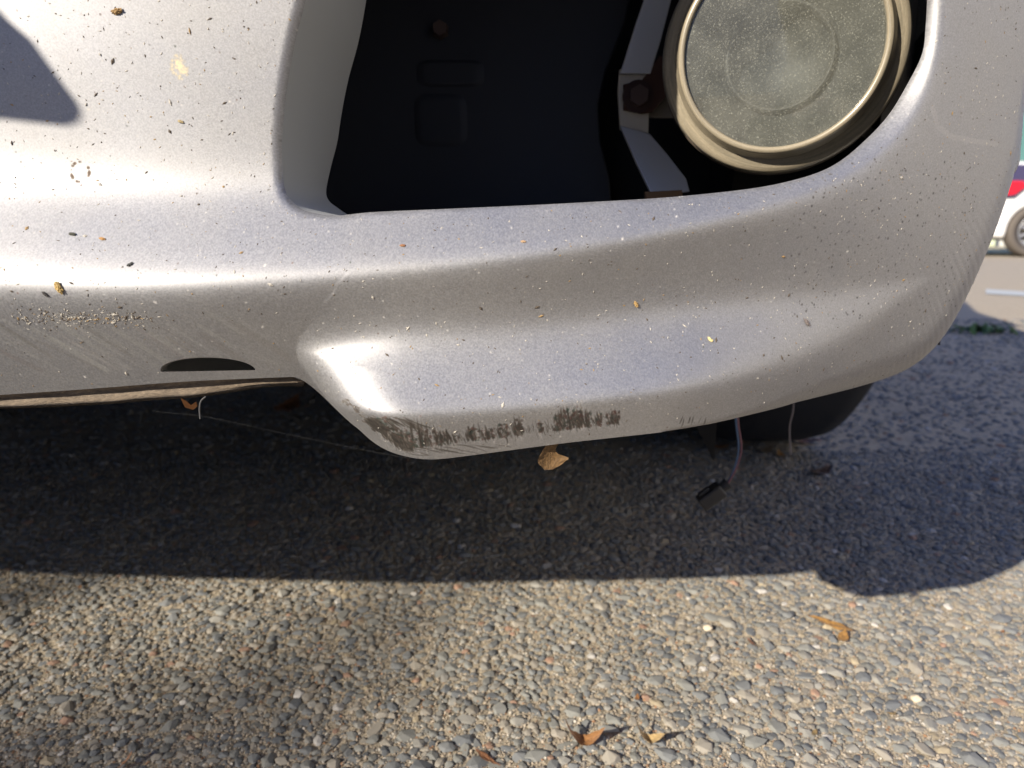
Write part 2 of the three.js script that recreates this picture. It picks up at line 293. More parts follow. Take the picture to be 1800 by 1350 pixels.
  for (const x of [1202, 1214, 1219, 1232, 1240]) for (let i = 0; i < 2; i++) dab(x + rr(-1, 2), 732 + rr(-3, 2), -rr(3, 7), rr(12, 20), rr(0.5, 1.4), rr(0, 0.4));
  for (let i = 0; i < 260; i++) { const px = rr(650, 1090); dab(px, lowY(px) - rr(16, 62), rr(1, 4), rr(2, 8), rr(0.25, 0.6), rr(0.2, 2.2), rr(0.3, 0.8)); }
  for (const [cx, n, tall, wide] of [...clusters, [665, 16, 40, 26], [690, 14, 40, 24]]) for (let i = 0; i < n * 1.6; i++) { const px = cx + rr(-wide, wide), y = lowY(px) - rr(12, 10 + tall); dab(px, y, rr(1, 7), rr(5, 14), rr(0.2, 0.55), rr(2.6, 3.6), rr(0.5, 0.95)); }
  // faint pale line across the outer corner
  { g.strokeStyle = 'rgba(196,194,188,0.16)'; g.lineWidth = 2.2 * mm; g.beginPath(); [[1640, 190], [1648, 222], [1672, 240], [1710, 248], [1752, 254]].forEach(([a, b], i) => { const [u, v] = at(a, b); if (i) g.lineTo(u, v); else g.moveTo(u, v); }); g.stroke(); }
  const tex = (c, srgb) => { const t = new THREE.CanvasTexture(c); t.magFilter = THREE.LinearFilter; if (srgb) t.colorSpace = THREE.SRGBColorSpace; return t; };
  return { map: tex(col, true), orm: tex(orm, false) };
}
const BT = bumperTextures();
const paint = phys([1, 1, 1], 1, 1, { map: BT.map, roughnessMap: BT.orm, metalnessMap: BT.orm, clearcoat: 0.25, clearcoatRoughness: 0.35 });
const bodyPaint = phys([0.52, 0.51, 0.49], 0.42, 0.7, { clearcoat: 0.3, clearcoatRoughness: 0.3 });
const dirtTex = dataTex(512, 512, (i, j) => { const n = 0.5 + 0.28 * tileNoise(i, j, 512, 10, 3) + 0.22 * tileNoise(i, j, 512, 34, 5), g = rnd() * 30; return [96 + 78 * n + g, 84 + 70 * n + g, 70 + 58 * n + g]; }, true);
const lampTex = dataTex(512, 512, (i, j) => { const n = 0.5 + 0.3 * tileNoise(i, j, 512, 12, 8) + 0.2 * tileNoise(i, j, 512, 40, 4), g = (rnd() - 0.5) * 34; return [128 + 46 * n + g, 121 + 40 * n + g, 104 + 32 * n + g]; }, true);
const dirty = std([0.6, 0.6, 0.6], 0.85, 0, { map: dirtTex, bumpMap: dirtTex, bumpScale: 0.0006 });
const blackPlastic = std([0.010, 0.011, 0.014], 0.5);
const deepPlastic = std([0.012, 0.014, 0.020], 0.62);

// ------------------------------------------------------------------ ground
const GX = [], GZ = [];
{
  const line = (out, a, b, fine, f0, f1) => { let v = a; while (v < b) { out.push(v); const d = v < f0 ? f0 - v : v > f1 ? v - f1 : 0; v += fine + d * 0.09; } out.push(b); };
  line(GX, -90, 90, 0.003, -0.5, 0.85); line(GZ, -90, 40, 0.003, -1.05, -0.28);
}
const sandy = (x, z) => clamp(0.5 + 0.55 * n2(x * 3.1 + 4, z * 3.4) + 0.3 * n2(x * 9, z * 9 + 7) + 0.45 * Math.exp(-(((x + 0.02) / 0.16) ** 2) - (((z + 0.45) / 0.07) ** 2)));
const groundY = (x, z) => 0.0005 * n2(x * 60, z * 60) + 0.0003 * n2(x * 150, z * 150) + 0.0015 * n2(x * 11, z * 11);
const groundTex = dataTex(1024, 1024, (i, j) => {
  const c = 0.5 + 0.5 * tileNoise(i, j, 1024, 60, 1), f = rnd(), s = rnd();
  let r = 140 + 26 * c + (f - 0.5) * 62; const dark = s < 0.08 ? -50 : s > 0.95 ? 36 : 0;
  r += dark; return [clamp(r, 0, 255), clamp(r * 0.925, 0, 255), clamp(r * 0.79, 0, 255)];
}, true);
const groundBump = dataTex(512, 512, () => { const f = rnd(); return [f * 255, f * 255, f * 255]; }, false);
groundTex.repeat.set(1.6, 1.6); groundBump.repeat.set(2, 2);
const ground = (() => {
  const pos = [], uv = [], idx = [], nx = GX.length;
  for (const z of GZ) for (const x of GX) {
    const near = Math.hypot(x, z) < 4;
    pos.push(x, near ? groundY(x, z) - 0.0009 : 0, z); uv.push(x, z);
  }
  for (let j = 0; j < GZ.length - 1; j++) for (let i = 0; i < nx - 1; i++) { const a = j * nx + i; idx.push(a, a + nx, a + 1, a + 1, a + nx, a + nx + 1); }
  const geo = new THREE.BufferGeometry();
  geo.setAttribute('position', new THREE.Float32BufferAttribute(pos, 3)); geo.setAttribute('uv', new THREE.Float32BufferAttribute(uv, 2)); geo.setIndex(idx); geo.computeVertexNormals();
  return mesh('asphalt_ground', geo, std(0xffffff, 0.93, 0, { map: groundTex, bumpMap: groundBump, bumpScale: 0.0006 }));
})();
tag(ground, 'worn grey asphalt with tan sand between the stones', 'asphalt', null, 'structure');

// ------------------------------------------------------------------ stones in the asphalt
const stoneGeo = [];
for (let k = 0; k < 12; k++) {
  const p = []; for (let i = 0; i < 15; i++) { const a = rr(0, 6.283), c = rr(-0.35, 1), s = Math.sqrt(Math.max(0, 1 - Math.min(1, Math.abs(c)) ** 2)) * rr(0.75, 1.0) + 0.12; p.push(V3(Math.cos(a) * s, c * rr(0.75, 1), Math.sin(a) * s)); }
  for (let i = 0; i < 6; i++) { const a = i / 6 * 6.283 + rr(-0.3, 0.3); p.push(V3(Math.cos(a) * rr(0.8, 1), rr(-0.2, 0.25), Math.sin(a) * rr(0.8, 1))); }
  stoneGeo.push(new ConvexGeometry(p));
}
const stoneTex = dataTex(256, 256, () => { const f = 205 + rnd() * 50; return [f, f, f]; }, true);
const TINTS = [[0.195, 0.195, 0.175], [0.155, 0.16, 0.155], [0.235, 0.225, 0.195], [0.13, 0.137, 0.138], [0.265, 0.24, 0.195], [0.185, 0.185, 0.165]];
const RARE = [[0.42, 0.40, 0.36], [0.30, 0.19, 0.13], [0.36, 0.30, 0.20]];
const stoneMats = TINTS.map((c) => std(c, 0.88));
{
  const cell = 0.008, used = new Map(), placed = [];
  const free = (x, z, r) => {
    const a = Math.floor(x / cell), b = Math.floor(z / cell), n = Math.ceil((r + 0.009) / cell);
    for (let i = a - n; i <= a + n; i++) for (let j = b - n; j <= b + n; j++) for (const q of used.get(i * 100003 + j) ?? []) if ((q[0] - x) ** 2 + (q[1] - z) ** 2 < ((q[2] + r) * 0.76) ** 2) return false;
    const k = a * 100003 + b; if (!used.has(k)) used.set(k, []); used.get(k).push([x, z, r]); return true;
  };
  const seen = (x, z) => z < -0.30 && Math.abs(x) < 0.12 - z * 0.80;
  const area = (n, rA, rB, zA, zB, sandMax) => {
    for (let i = 0; i < n; i++) {
      const z = rr(zA, zB), x = rr(-0.85, 0.85) * (0.16 - z), r = rr(rA, rB);
      if (!seen(x, z)) continue;
      if (sandy(x, z) > sandMax * rr(0.75, 1.25)) continue;
      if (free(x, z, r)) placed.push([x, z, r]);
    }
  };
  area(3000, 0.0050, 0.0076, -1.0, -0.3, 0.70);
  area(40000, 0.0032, 0.0050, -1.0, -0.3, 0.95);
  area(70000, 0.0020, 0.0036, -1.0, -0.3, 1.4);
  area(30000, 0.0040, 0.0080, -2.6, -1.0, 0.9);
  const q = new THREE.Quaternion(), e = new THREE.Euler();
  const matrix = ([x, z, r]) => {
    e.set(rr(-0.14, 0.14), rr(0, 6.283), rr(-0.14, 0.14)); q.setFromEuler(e);
    const proud = r * rr(0.14, 0.55), h = r * rr(0.5, 0.7);
    return new THREE.Matrix4().compose(V3(x, groundY(x, z) + proud - h, z), q, V3(r * rr(0.95, 1.35), h, r * rr(0.7, 0.95)));
  };
  const size = (s) => s[2] / Math.hypot(s[0], s[1], EYE), inView = (s) => { const px = s[0] / (-s[1] * CP + EYE * SP); return Math.abs(px) < 0.74 && s[1] < -0.355 && s[1] > -0.62; };
  placed.sort((a, b) => (inView(b) ? size(b) : 0) - (inView(a) ? size(a) : 0));
  placed.slice(0, 300).forEach((s, k) => { const m = mesh('stone', stoneGeo[k % 12], stoneMats[Math.floor(rnd() * TINTS.length)], ground); m.applyMatrix4(matrix(s)); });
  const rest = placed.slice(300), by = 6, white = std([1, 1, 1], 0.9, 0, { map: stoneTex });
  const instances = (name, list, geo, mk, tint) => {
    const m = new THREE.InstancedMesh(geo, white, list.length); m.name = name; m.userData.kind = 'stuff'; m.castShadow = m.receiveShadow = true;
    const c = new THREE.Color(); list.forEach((s, i) => { m.setMatrixAt(i, mk(s)); m.setColorAt(i, c.setRGB(...tint())); }); ground.add(m);
  };
  const tint = () => { const c = rnd() < 0.05 ? RARE[Math.floor(rnd() * 3)] : TINTS[Math.floor(rnd() * TINTS.length)], f = rr(0.8, 1.25); return c.map((v) => v * f); };
  for (let k = 0; k < by; k++) instances('gravel', rest.filter((_, i) => i % by === k), stoneGeo[k], matrix, tint);
  // grit and sand grains between them
  const gritTint = () => { const u = rnd(), c = u < 0.6 ? [0.37, 0.31, 0.23] : u < 0.85 ? [0.23, 0.215, 0.18] : u < 0.95 ? [0.5, 0.46, 0.38] : [0.30, 0.17, 0.09], f = rr(0.75, 1.25); return c.map((v) => v * f); };
  for (let k = 0; k < 3; k++) {
    const list = []; while (list.length < 60000) { const z = -0.3 - 0.62 * Math.pow(rnd(), 1.25), x = rr(-0.85, 0.85) * (0.16 - z); if (seen(x, z)) list.push([x, z, 0.0003 + 0.0009 * rnd() ** 2]); }
    instances('grit', list, stoneGeo[6 + k], ([x, z, r]) => { e.set(rr(-0.5, 0.5), rr(0, 6.283), rr(-0.5, 0.5)); q.setFromEuler(e); return new THREE.Matrix4().compose(V3(x, groundY(x, z) - 0.0007 + r * 0.25, z), q, V3(r * rr(0.8, 1.4), r * rr(0.6, 1), r)); }, gritTint);
  }
}

// ------------------------------------------------------------------ the silver car
const car = group('silver_car');
tag(car, 'silver car with scraped front bumper and round fog lamp', 'car');
const YAW = 7 * Math.PI / 180, CB = V3(Math.sin(YAW), 0, -Math.cos(YAW)), CR = V3(Math.cos(YAW), 0, Math.sin(YAW)), C0 = V3(-0.44, 0, -0.26);
const carP = (s, u, y) => C0.clone().addScaledVector(CB, s).addScaledVector(CR, u).setY(y);

const bumper = mesh('bumper', bumperGeometry(), paint, car);
bumper.userData.label = 'dusty silver bumper skin with dark scrapes along its lip';
{ // rolled-in wall of the opening
  const n = rim.length - 1, rows = [];
  const lerpT = (list) => (t) => { let i = 1; while (i < list.length - 1 && list[i][0] < t) i++; const [a, b] = [list[i - 1], list[i]], f = sstep(a[0], b[0], t); return a[1] + (b[1] - a[1]) * f; };
  const inset = lerpT([[0, 0.006], [tL, 0.006], [tK, 0.003], [(tK + tB1) / 2, 0], [tB1, -0.003], [tB2, -0.003], [tR1, -0.007], [tR2, -0.012], [tR3, -0.012], [0.8, 0.0], [1, 0.006]]);
  const deep = lerpT([[0, 0.058], [tL, 0.058], [tK, 0.045], [tB1, 0.03], [tB2, 0.02], [tR1, 0.013], [tR3, 0.012], [0.8, 0.03], [1, 0.058]]);
  for (let k = 0; k <= 10; k++) {
    const f = k / 10, row = [];
    for (let i = 0; i < n; i++) {
      const [x, y] = rim[i], [x0, y0] = rim[(i + n - 1) % n], [x1, y1] = rim[(i + 1) % n], l = Math.hypot(x1 - x0, y1 - y0), t = i / n;
      const dx = -(y1 - y0) / l, dy = (x1 - x0) / l;     // inwards for a loop that runs anticlockwise
      row.push(V3(x + dx * inset(t) * f, y + dy * inset(t) * f, Z(x, y) - deep(t) * f));
    }
    rows.push(row);
  }
  mesh('opening_wall', sheet(rows, true), phys([0.42, 0.43, 0.42], 0.5, 0.4), car);
}
{ // the skin turns back under the lower edge
  const rows = [[], [], [], [], []];
  for (let x = -1.25; x < 0.335; x += 0.004) {
    const y = bottomY(x), z = Z(x, y); rows.forEach((r, k) => r.push(V3(x, y + [0, 0.0003, 0.0008, 0.0014, 0.002][k], z - [0, 0.002, 0.02, 0.06, 0.13][k])));
  }
  mesh('underside_flange', sheet(rows), bodyPaint, car);
}
{ // dirty trim strip under the lower face, inboard of the lip
  const top = [[-0.0, 690], [200, 675], [330, 664], [460, 658], [530, 656]], low = [[0, 712], [150, 706], [300, 694], [430, 680], [480, 672], [545, 672]];
  const a = spline(px2(top, 0.002)), b = spline(px2(low, -0.002)), rows = [[], [], [], [], [], [], []], fold = [-0.002, -0.004, -0.0055, -0.0035, -0.0055, -0.004, -0.03];
  for (let x = -0.3; x <= -0.082; x += 0.002) {
    const y0 = a(x) + 0.001, y1 = b(x);
    rows.forEach((r, k) => { const f = [0, 0.06, 0.4, 0.5, 0.75, 0.97, 1.0][k]; r.push(V3(x, y0 + (y1 - y0) * f, Z(x, Math.max(a(x), bottomY(x) + 0.0005)) + fold[k] + 0.0008 * n2(x * 40, k))); });
  }
  mesh('lower_trim_strip', sheet(rows, false, 6), dirty, car);
  const back = []; for (let j = 0; j < 2; j++) { const row = []; for (let i = 0; i <= 12; i++) { const x = SL.x - SL.rx * 1.3 + SL.rx * 2.6 * i / 12; row.push(V3(x, SL.y - 0.012 + 0.045 * j, P(x) - 0.07)); } back.push(row); }
  { const rows = [[], [], []]; for (let i = 0; i <= 60; i++) { const a = Math.PI * i / 60, x = SL.x + SL.rx * Math.cos(a), y = SL.y + SL.ry * Math.sin(a), z = Z(x, y); rows.forEach((r, k) => r.push(V3(x, y - [0, 0.0004, 0.0006][k] * Math.sin(a), z - [0, 0.0012, 0.005][k]))); } mesh('slot_wall', sheet(rows), bodyPaint, car); }
  mesh('slot_backing', sheet(back), std([0.004, 0.004, 0.005], 0.9), car);
}

// inside the opening
{
  const zb = -0.505;
  // dark duct blade with a wavy outer edge
  const edge = [[1112, -160], [1104, 0], [1096, 40], [1060, 130], [1048, 185], [1052, 250], [1068, 310], [1072, 362], [1072, 420]];
  const out = [...edge.map(([a, b]) => atZ(a, b, zb)), atZ(430, 430, zb), atZ(430, -160, zb)];
  const blade = new THREE.ExtrudeGeometry(new THREE.Shape(out.map((p) => new THREE.Vector2(p.x, p.y))), { depth: 0.004, bevelEnabled: true, bevelSize: 0.0012, bevelThickness: 0.0012, bevelSegments: 2 });
  blade.translate(0, 0, zb - 0.004);
  const duct = mesh('duct_panel', blade, deepPlastic, car);
  const pocket = (px, py, w, h, d) => { const c = atZ(px, py, zb), rows = []; for (let j = 0; j <= 20; j++) { const row = []; for (let i = 0; i <= 20; i++) { const u = i / 10 - 1, v = j / 10 - 1, e = Math.max(0, 1 - Math.pow(Math.abs(u), 5) - Math.pow(Math.abs(v), 5)); row.push(V3(c.x + u * w / 2, c.y + v * h / 2, zb + 0.0010 + d * sstep(0, 0.9, e))); } rows.push(row); } return sheet(rows); };
  mesh('duct_boss', pocket(792, 130, 0.048, 0.018, 0.0014), deepPlastic, duct);
  mesh('duct_pocket', pocket(775, 212, 0.038, 0.036, 0.0014), deepPlastic, duct);
  const b = atZ(775, 55, zb), bolt = new THREE.CylinderGeometry(0.005, 0.006, 0.008, 6); bolt.rotateX(Math.PI / 2); bolt.translate(b.x, b.y, zb + 0.005);
  mesh('bolt', bolt, std([0.09, 0.06, 0.05], 0.6, 0.4), duct);
  // liner box behind everything
  const c = new THREE.BoxGeometry(0.56, 0.34, 0.004); c.translate(0.05, 0.44, -0.60); mesh('wheel_liner', c, blackPlastic, car);
  const lid = new THREE.BoxGeometry(0.56, 0.004, 0.26); lid.translate(0.05, 0.585, -0.47); mesh('liner_top', lid, blackPlastic, car);
  const floor = new THREE.BoxGeometry(0.40, 0.004, 0.26); floor.translate(0.0, 0.268, -0.47); mesh('liner_floor', floor, blackPlastic, car);
  { const rows = [0.268, 0.58].map((y) => [[0.236, -0.372], [0.25, -0.42], [0.27, -0.60]].map(([x, z]) => V3(x, y, z))); mesh('dark_gap_liner', sheet(rows), blackPlastic, car); }  // black sheet added to keep the gap beside the lamp dark
  // bracket: pressed grey struts with a rusty bolt
  const plate = (pts, z0, thick, name, mat, par, tilt = 0) => {
    const p = pts.map(([a, q]) => atZ(a, q, z0)), g = new THREE.ExtrudeGeometry(new THREE.Shape(p.map((v) => new THREE.Vector2(v.x, v.y))), { depth: thick, bevelEnabled: true, bevelSize: 0.0007, bevelThickness: 0.0007, bevelSegments: 2 });
    g.translate(0, 0, z0 - thick);
    if (tilt) { const a = g.attributes.position, y0 = p[0].y; for (let i = 0; i < a.count; i++) a.setZ(i, a.getZ(i) + (y0 - a.getY(i)) * tilt); g.computeVertexNormals(); }
    return mesh(name, g, mat, par);
  };
  const grey = std([0.55, 0.55, 0.55], 0.55, 0.2), greyDirty = std([0.5, 0.46, 0.39], 0.85), rust = std([0.055, 0.024, 0.016], 0.9), rustPale = std([0.20, 0.11, 0.05], 0.95);
  const br = group('lamp_bracket', car), zk = -0.47;
  plate([[1136, -60], [1184, -60], [1178, 0], [1160, 70], [1142, 128], [1092, 128], [1100, 105], [1120, 40], [1134, 0]], zk, 0.003, 'upper_strut', grey, br);
  plate([[1091, 124], [1140, 124], [1138, 240], [1092, 226], [1088, 160]], zk - 0.004, 0.003, 'mount_plate', greyDirty, br);
  plate([[1092, 223], [1140, 238], [1166, 275], [1193, 318], [1196, 338], [1136, 346], [1115, 290]], zk, 0.003, 'lower_strut', grey, br, 0.5);
  plate([[1135, 339], [1197, 336], [1198, 350], [1137, 352]], zk + 0.031, 0.003, 'foot_flange', rustPale, br);
  plate([[1098, 150], [1130, 142], [1160, 100], [1172, 104], [1172, 165], [1145, 196], [1128, 198], [1098, 192]], zk - 0.0005, 0.0015, 'rusty_tab', rust, br);
  const b2 = atZ(1121, 170, zk), bo = new THREE.CylinderGeometry(0.0065, 0.0065, 0.007, 6); bo.rotateX(Math.PI / 2); bo.translate(b2.x, b2.y, b2.z + 0.003);
  mesh('rusty_bolt', bo, std([0.10, 0.065, 0.055], 0.75, 0.3), br);
  const ws = new THREE.CylinderGeometry(0.010, 0.010, 0.0016, 28); ws.rotateX(Math.PI / 2); ws.translate(b2.x, b2.y, b2.z + 0.001); mesh('washer', ws, std([0.05, 0.025, 0.02], 0.8, 0.2), br);
  plate([[1150, 175], [1200, 150], [1230, 205], [1138, 205]], zk - 0.014, 0.003, 'rear_arm', std([0.16, 0.14, 0.12], 0.8), br);
}
{ // fog lamp, turned with the car
  const lamp = group('fog_lamp', car), c = atZ(1373, 84, -0.385);
  lamp.position.copy(c); lamp.rotation.set(0.06, -0.33, 0, 'YXZ'); const k = 0.355 / FPX * 0.955;
  const turn = (pts, seg = 128) => { const g = new THREE.LatheGeometry(pts.map(([r, z]) => new THREE.Vector2(r, z)), seg); g.rotateX(Math.PI / 2); return g; };
  const R = 177 * k, RO = 220 * k;
  const lens = new THREE.CircleGeometry(R, 96, 0, 6.2832);
  { const a = lens.attributes.position; for (let i = 0; i < a.count; i++) a.setZ(i, 0.0035 * (1 - (a.getX(i) ** 2 + a.getY(i) ** 2) / (R * R))); lens.computeVertexNormals(); }
  const dustAlpha = dataTex(288, 288, (i, j) => { const d = 0.5 + 0.5 * n2(i / 60, j / 60), f = rnd(), n = 0.5 + 0.5 * n2(i / 1.7, j / 1.7), a = 34 + 22 * d + (n > 0.76 ? 70 * rnd() : 0) + (f < 0.03 ? 120 : 0) + rnd() * 16; return [clamp(a, 0, 255), clamp(a, 0, 255), clamp(a, 0, 255)]; }, false, false);
  const reflector = mesh('reflector', (() => { const p = []; for (let i = 0; i <= 20; i++) { const r = R * 0.98 * i / 20; p.push([r, -0.045 + 0.040 * (r / R) ** 2]); } return turn(p); })(), std([0.05, 0.052, 0.052], 0.62, 0.5), lamp);
  mesh('reflector_ring', turn([[R * 0.52, -0.030], [R * 0.54, -0.026], [R * 0.57, -0.026], [R * 0.59, -0.030]]), std([0.075, 0.074, 0.07], 0.6, 0.4), reflector);
  const glass = mesh('lens_glass', lens, phys([0.9, 0.93, 0.92], 0.05, 0, { transmission: 1, thickness: 0, ior: 1.5 }), lamp);
  const film = lens.clone(); film.translate(0, 0, -0.0006);
  mesh('dust_film', film, std([0.40, 0.375, 0.32], 0.95, 0, { transparent: true, alphaMap: dustAlpha }), glass);
  // stepped rim of the lens and the housing
  mesh('lens_rim', turn([[R - 0.0012, -0.002], [R - 0.0012, 0.0012], [R - 0.0002, 0.0022], [R + 0.0014, 0.002], [R + 0.0024, 0.0006], [R + 0.003, -0.003], [R + 0.0042, -0.0045], [R + 0.0048, -0.007]]), phys(0xffffff, 0.3, 0, { map: lampTex, transmission: 0.15, thickness: 0, clearcoat: 0.6, clearcoatRoughness: 0.15 }), lamp);
  const hous = mesh('lamp_housing', turn([[R + 0.0046, -0.0066], [R + 0.0062, -0.0074], [RO - 0.0035, -0.0085], [RO - 0.0012, -0.0095], [RO, -0.012], [RO, -0.024], [RO - 0.0014, -0.0255], [RO - 0.003, -0.027], [RO - 0.008, -0.05], [RO - 0.03, -0.068], [0.012, -0.072]]), phys(0xffffff, 0.4, 0, { map: lampTex, transmission: 0.15, thickness: 0, clearcoat: 0.4, clearcoatRoughness: 0.2 }), lamp);
  mesh('housing_seam', turn([[RO + 0.0002, -0.0175], [RO + 0.0009, -0.018], [RO + 0.0009, -0.0188], [RO + 0.0002, -0.0193]]), std([0.09, 0.07, 0.05], 0.8), hous);
}

// body behind the bumper
{
  const hw = spline([[0.25, 0.64], [0.4, 0.74], [0.7, 0.83], [1.2, 0.87], [2.2, 0.88], [3.2, 0.86], [3.8, 0.76], [4.0, 0.66]]);
  const top = spline([[0.25, 0.66], [0.5, 0.75], [0.9, 0.85], [1.3, 0.92], [2.2, 0.95], [3.2, 0.96], [3.8, 0.92], [4.0, 0.86]]);
  const rows = [];
  for (let s = 0.25; s <= 4.001; s += 0.125) {
    const w = hw(s), t = top(s), arch = (c) => Math.max(0, 1 - ((s - c) / 0.36) ** 2), a = Math.sqrt(Math.max(arch(0.92), arch(3.3))), low = 0.235 + 0.40 * a;
    rows.push([[-w + 0.1, low], [-w + 0.01, low + 0.02], [-w, 0.62], [-w * 0.97, t - 0.06], [-w * 0.8, t], [0, t + 0.03], [w * 0.8, t], [w * 0.97, t - 0.06], [w, 0.62], [w - 0.01, low + 0.02], [w - 0.1, low]].map(([u, y]) => carP(s, u, y)));
  }
  mesh('body_shell', sheet(rows), bodyPaint, car);
  const nose = []; for (let k = 0; k <= 4; k++) { const row = []; for (let i = 0; i <= 24; i++) { const f = i / 24 * 2 - 1, xx = -1.2 + 1.51 * i / 24, a = V3(xx, 0.615, Z(xx, 0.615, true)), q = carP(0.25, 0.62 * f, 0.66 - 0.03 * Math.abs(f)); row.push(a.lerp(q, k / 4)); } nose.push(row); }
  mesh('nose_panel', sheet(nose), bodyPaint, car);
  const under = [0.3, 4.0].map((s) => [-1, 1].map((f) => carP(s, f * 0.62, 0.24))); mesh('underbody', sheet(under), blackPlastic, car);
  const wall = [0.1, 0.66].map((y) => [-1, 1].map((f) => carP(0.42, f * 0.6, 0.14 + y))); mesh('bulkhead', sheet(wall), blackPlastic, car);
  for (const u of [-0.56, 0.56]) { const l = [0.16, 0.7].map((y) => [0.3, 1.45].map((q) => carP(q, u, y))); mesh('arch_liner', sheet(l), blackPlastic, car); }
  { const l = [0.1, 0.66].map((y) => [0.12, 0.4, 0.6].map((q, i) => carP(q, [-0.78, -0.83, -0.85][i], y))); mesh('sun_block_panel', sheet(l), bodyPaint, car); }  // added side panel that stops sunlight reaching the ground under the car
  const roof = []; for (const [s, w, y] of [[1.05, 0.72, 0.90], [1.3, 0.70, 1.08], [1.65, 0.66, 1.32], [1.9, 0.62, 1.40], [2.5, 0.60, 1.42], [3.1, 0.60, 1.36], [3.5, 0.64, 1.15], [3.75, 0.68, 0.94]]) roof.push([[-w - 0.08, 0.9], [-w, y - 0.05], [-w * 0.7, y], [0, y + 0.02], [w * 0.7, y], [w, y - 0.05], [w + 0.08, 0.9]].map(([u, v]) => carP(s, u, Math.max(v, 0.88))));
  mesh('roof', sheet(roof), bodyPaint, car);
  const tyre = new THREE.LatheGeometry([[0.195, -0.075], [0.24, -0.094], [0.275, -0.092], [0.293, -0.075], [0.299, -0.05], [0.300, 0], [0.299, 0.05], [0.293, 0.075], [0.275, 0.092], [0.24, 0.094], [0.195, 0.075]].map(([r, z]) => new THREE.Vector2(r, z)), 72);
  const rimG = new THREE.CylinderGeometry(0.196, 0.196, 0.13, 48);
  for (const [s, u, turn] of [[0.93, 0.72, 0.10], [0.93, -0.72, 0.10], [3.3, 0.73, 0], [3.3, -0.73, 0]]) {
    const w = group('wheel', car), p = carP(s, u, 0.30); w.position.copy(p); w.rotation.set(0, -YAW + turn, Math.PI / 2, 'YXZ');
    mesh('tyre', tyre, std([0.016, 0.016, 0.017], 0.85), w); mesh('rim', rimG, std([0.3, 0.3, 0.3], 0.4, 0.8), w);
  }
  // loose cable with plug under the bumper
  const a = onGround(1294, 740, 0.24), p3 = (px, py, z) => atZ(px, py, z), zc = -0.47;
  const cable = (pts, r, c, name) => mesh(name, new THREE.TubeGeometry(new THREE.CatmullRomCurve3(pts), 48, r, 8), std(c, 0.5), car);
  cable([p3(1290, 690, zc), p3(1294, 745, zc), p3(1298, 790, zc), p3(1290, 825, zc), p3(1272, 862, zc)], 0.0008, [0.05, 0.10, 0.20], 'blue_wire');
  cable([p3(1294, 690, zc + .003), p3(1298, 745, zc + .003), p3(1303, 790, zc + .003), p3(1292, 828, zc + .003), p3(1270, 864, zc + .002)], 0.0006, [0.16, 0.06, 0.08], 'red_wire');
  const q = p3(1250, 872, zc), plug = new RoundedBoxGeometry(0.020, 0.011, 0.011, 3, 0.002); plug.rotateZ(0.7); plug.translate(q.x, q.y, q.z); const plugM = mesh('plug', plug, std([0.012, 0.012, 0.013], 0.5), car); const la = new RoundedBoxGeometry(0.009, 0.002, 0.004, 2, 0.0006); la.translate(-0.002, 0.0064, 0); la.rotateZ(0.7); la.translate(q.x, q.y, q.z); mesh('latch', la, std([0.03, 0.03, 0.03], 0.5), plugM); const bo = new THREE.CylinderGeometry(0.0035, 0.0045, 0.006, 16); bo.rotateZ(Math.PI / 2); bo.translate(0.0125, 0, 0); bo.rotateZ(0.7); bo.translate(q.x, q.y, q.z); mesh('boot', bo, std([0.02, 0.02, 0.022], 0.7), plugM);
  const z2 = -0.6; cable([p3(1395, 680, z2), p3(1394, 720, z2), p3(1388, 750, z2), p3(1390, 800, z2)], 0.0008, [0.15, 0.13, 0.13], 'hanging_wire');
}
{ // flakes of dust and plant matter stuck to the skin
  const flake = new THREE.OctahedronGeometry(1, 0), N = 3400, m = new THREE.InstancedMesh(flake, std([1, 1, 1], 0.9), N), c = new THREE.Color(), q = new THREE.Quaternion(), up = V3(0, 0, 1);
  m.name = 'dust_flakes'; m.userData.kind = 'stuff'; m.castShadow = true; car.add(m);
  let i = 0, guard = 0;
  while (i < N && guard++ < 60000) {
    const u = rnd(); let x, y;
    if (u < 0.05) { const s = onBumper(rr(30, 240) + rr(-30, 90) * rnd(), 560 + rr(-30, 24) * rnd()); x = s.x; y = s.y; } else { x = rr(-0.28, 0.31); y = rr(0.225, 0.47); }
    if (Math.min(rimAt(x, y).d, y - bottomY(x), slot(x, y)) < 0.002) continue;
    const n = normalAt(x, y, 0.001); if (n.y < -0.2 && u >= 0.05 && rnd() < 0.6) continue;
    const k = rnd(), big = rnd() < 0.03, r = (big ? rr(0.0004, 0.0007) : rr(0.00016, 0.00036));
    q.setFromUnitVectors(up, n).multiply(new THREE.Quaternion().setFromAxisAngle(up, rr(0, 6.28)));
    m.setMatrixAt(i, new THREE.Matrix4().compose(V3(x, y, Z(x, y) + r * 0.2), q, V3(r * rr(1, 2.4), r * rr(0.5, 1), r * 0.45)));
    m.setColorAt(i, c.setRGB(...(k < 0.5 ? [0.42, 0.39, 0.33] : k < 0.85 ? [0.09, 0.07, 0.05] : [0.30, 0.20, 0.09]))); i++;
  }
  m.count = i;
}

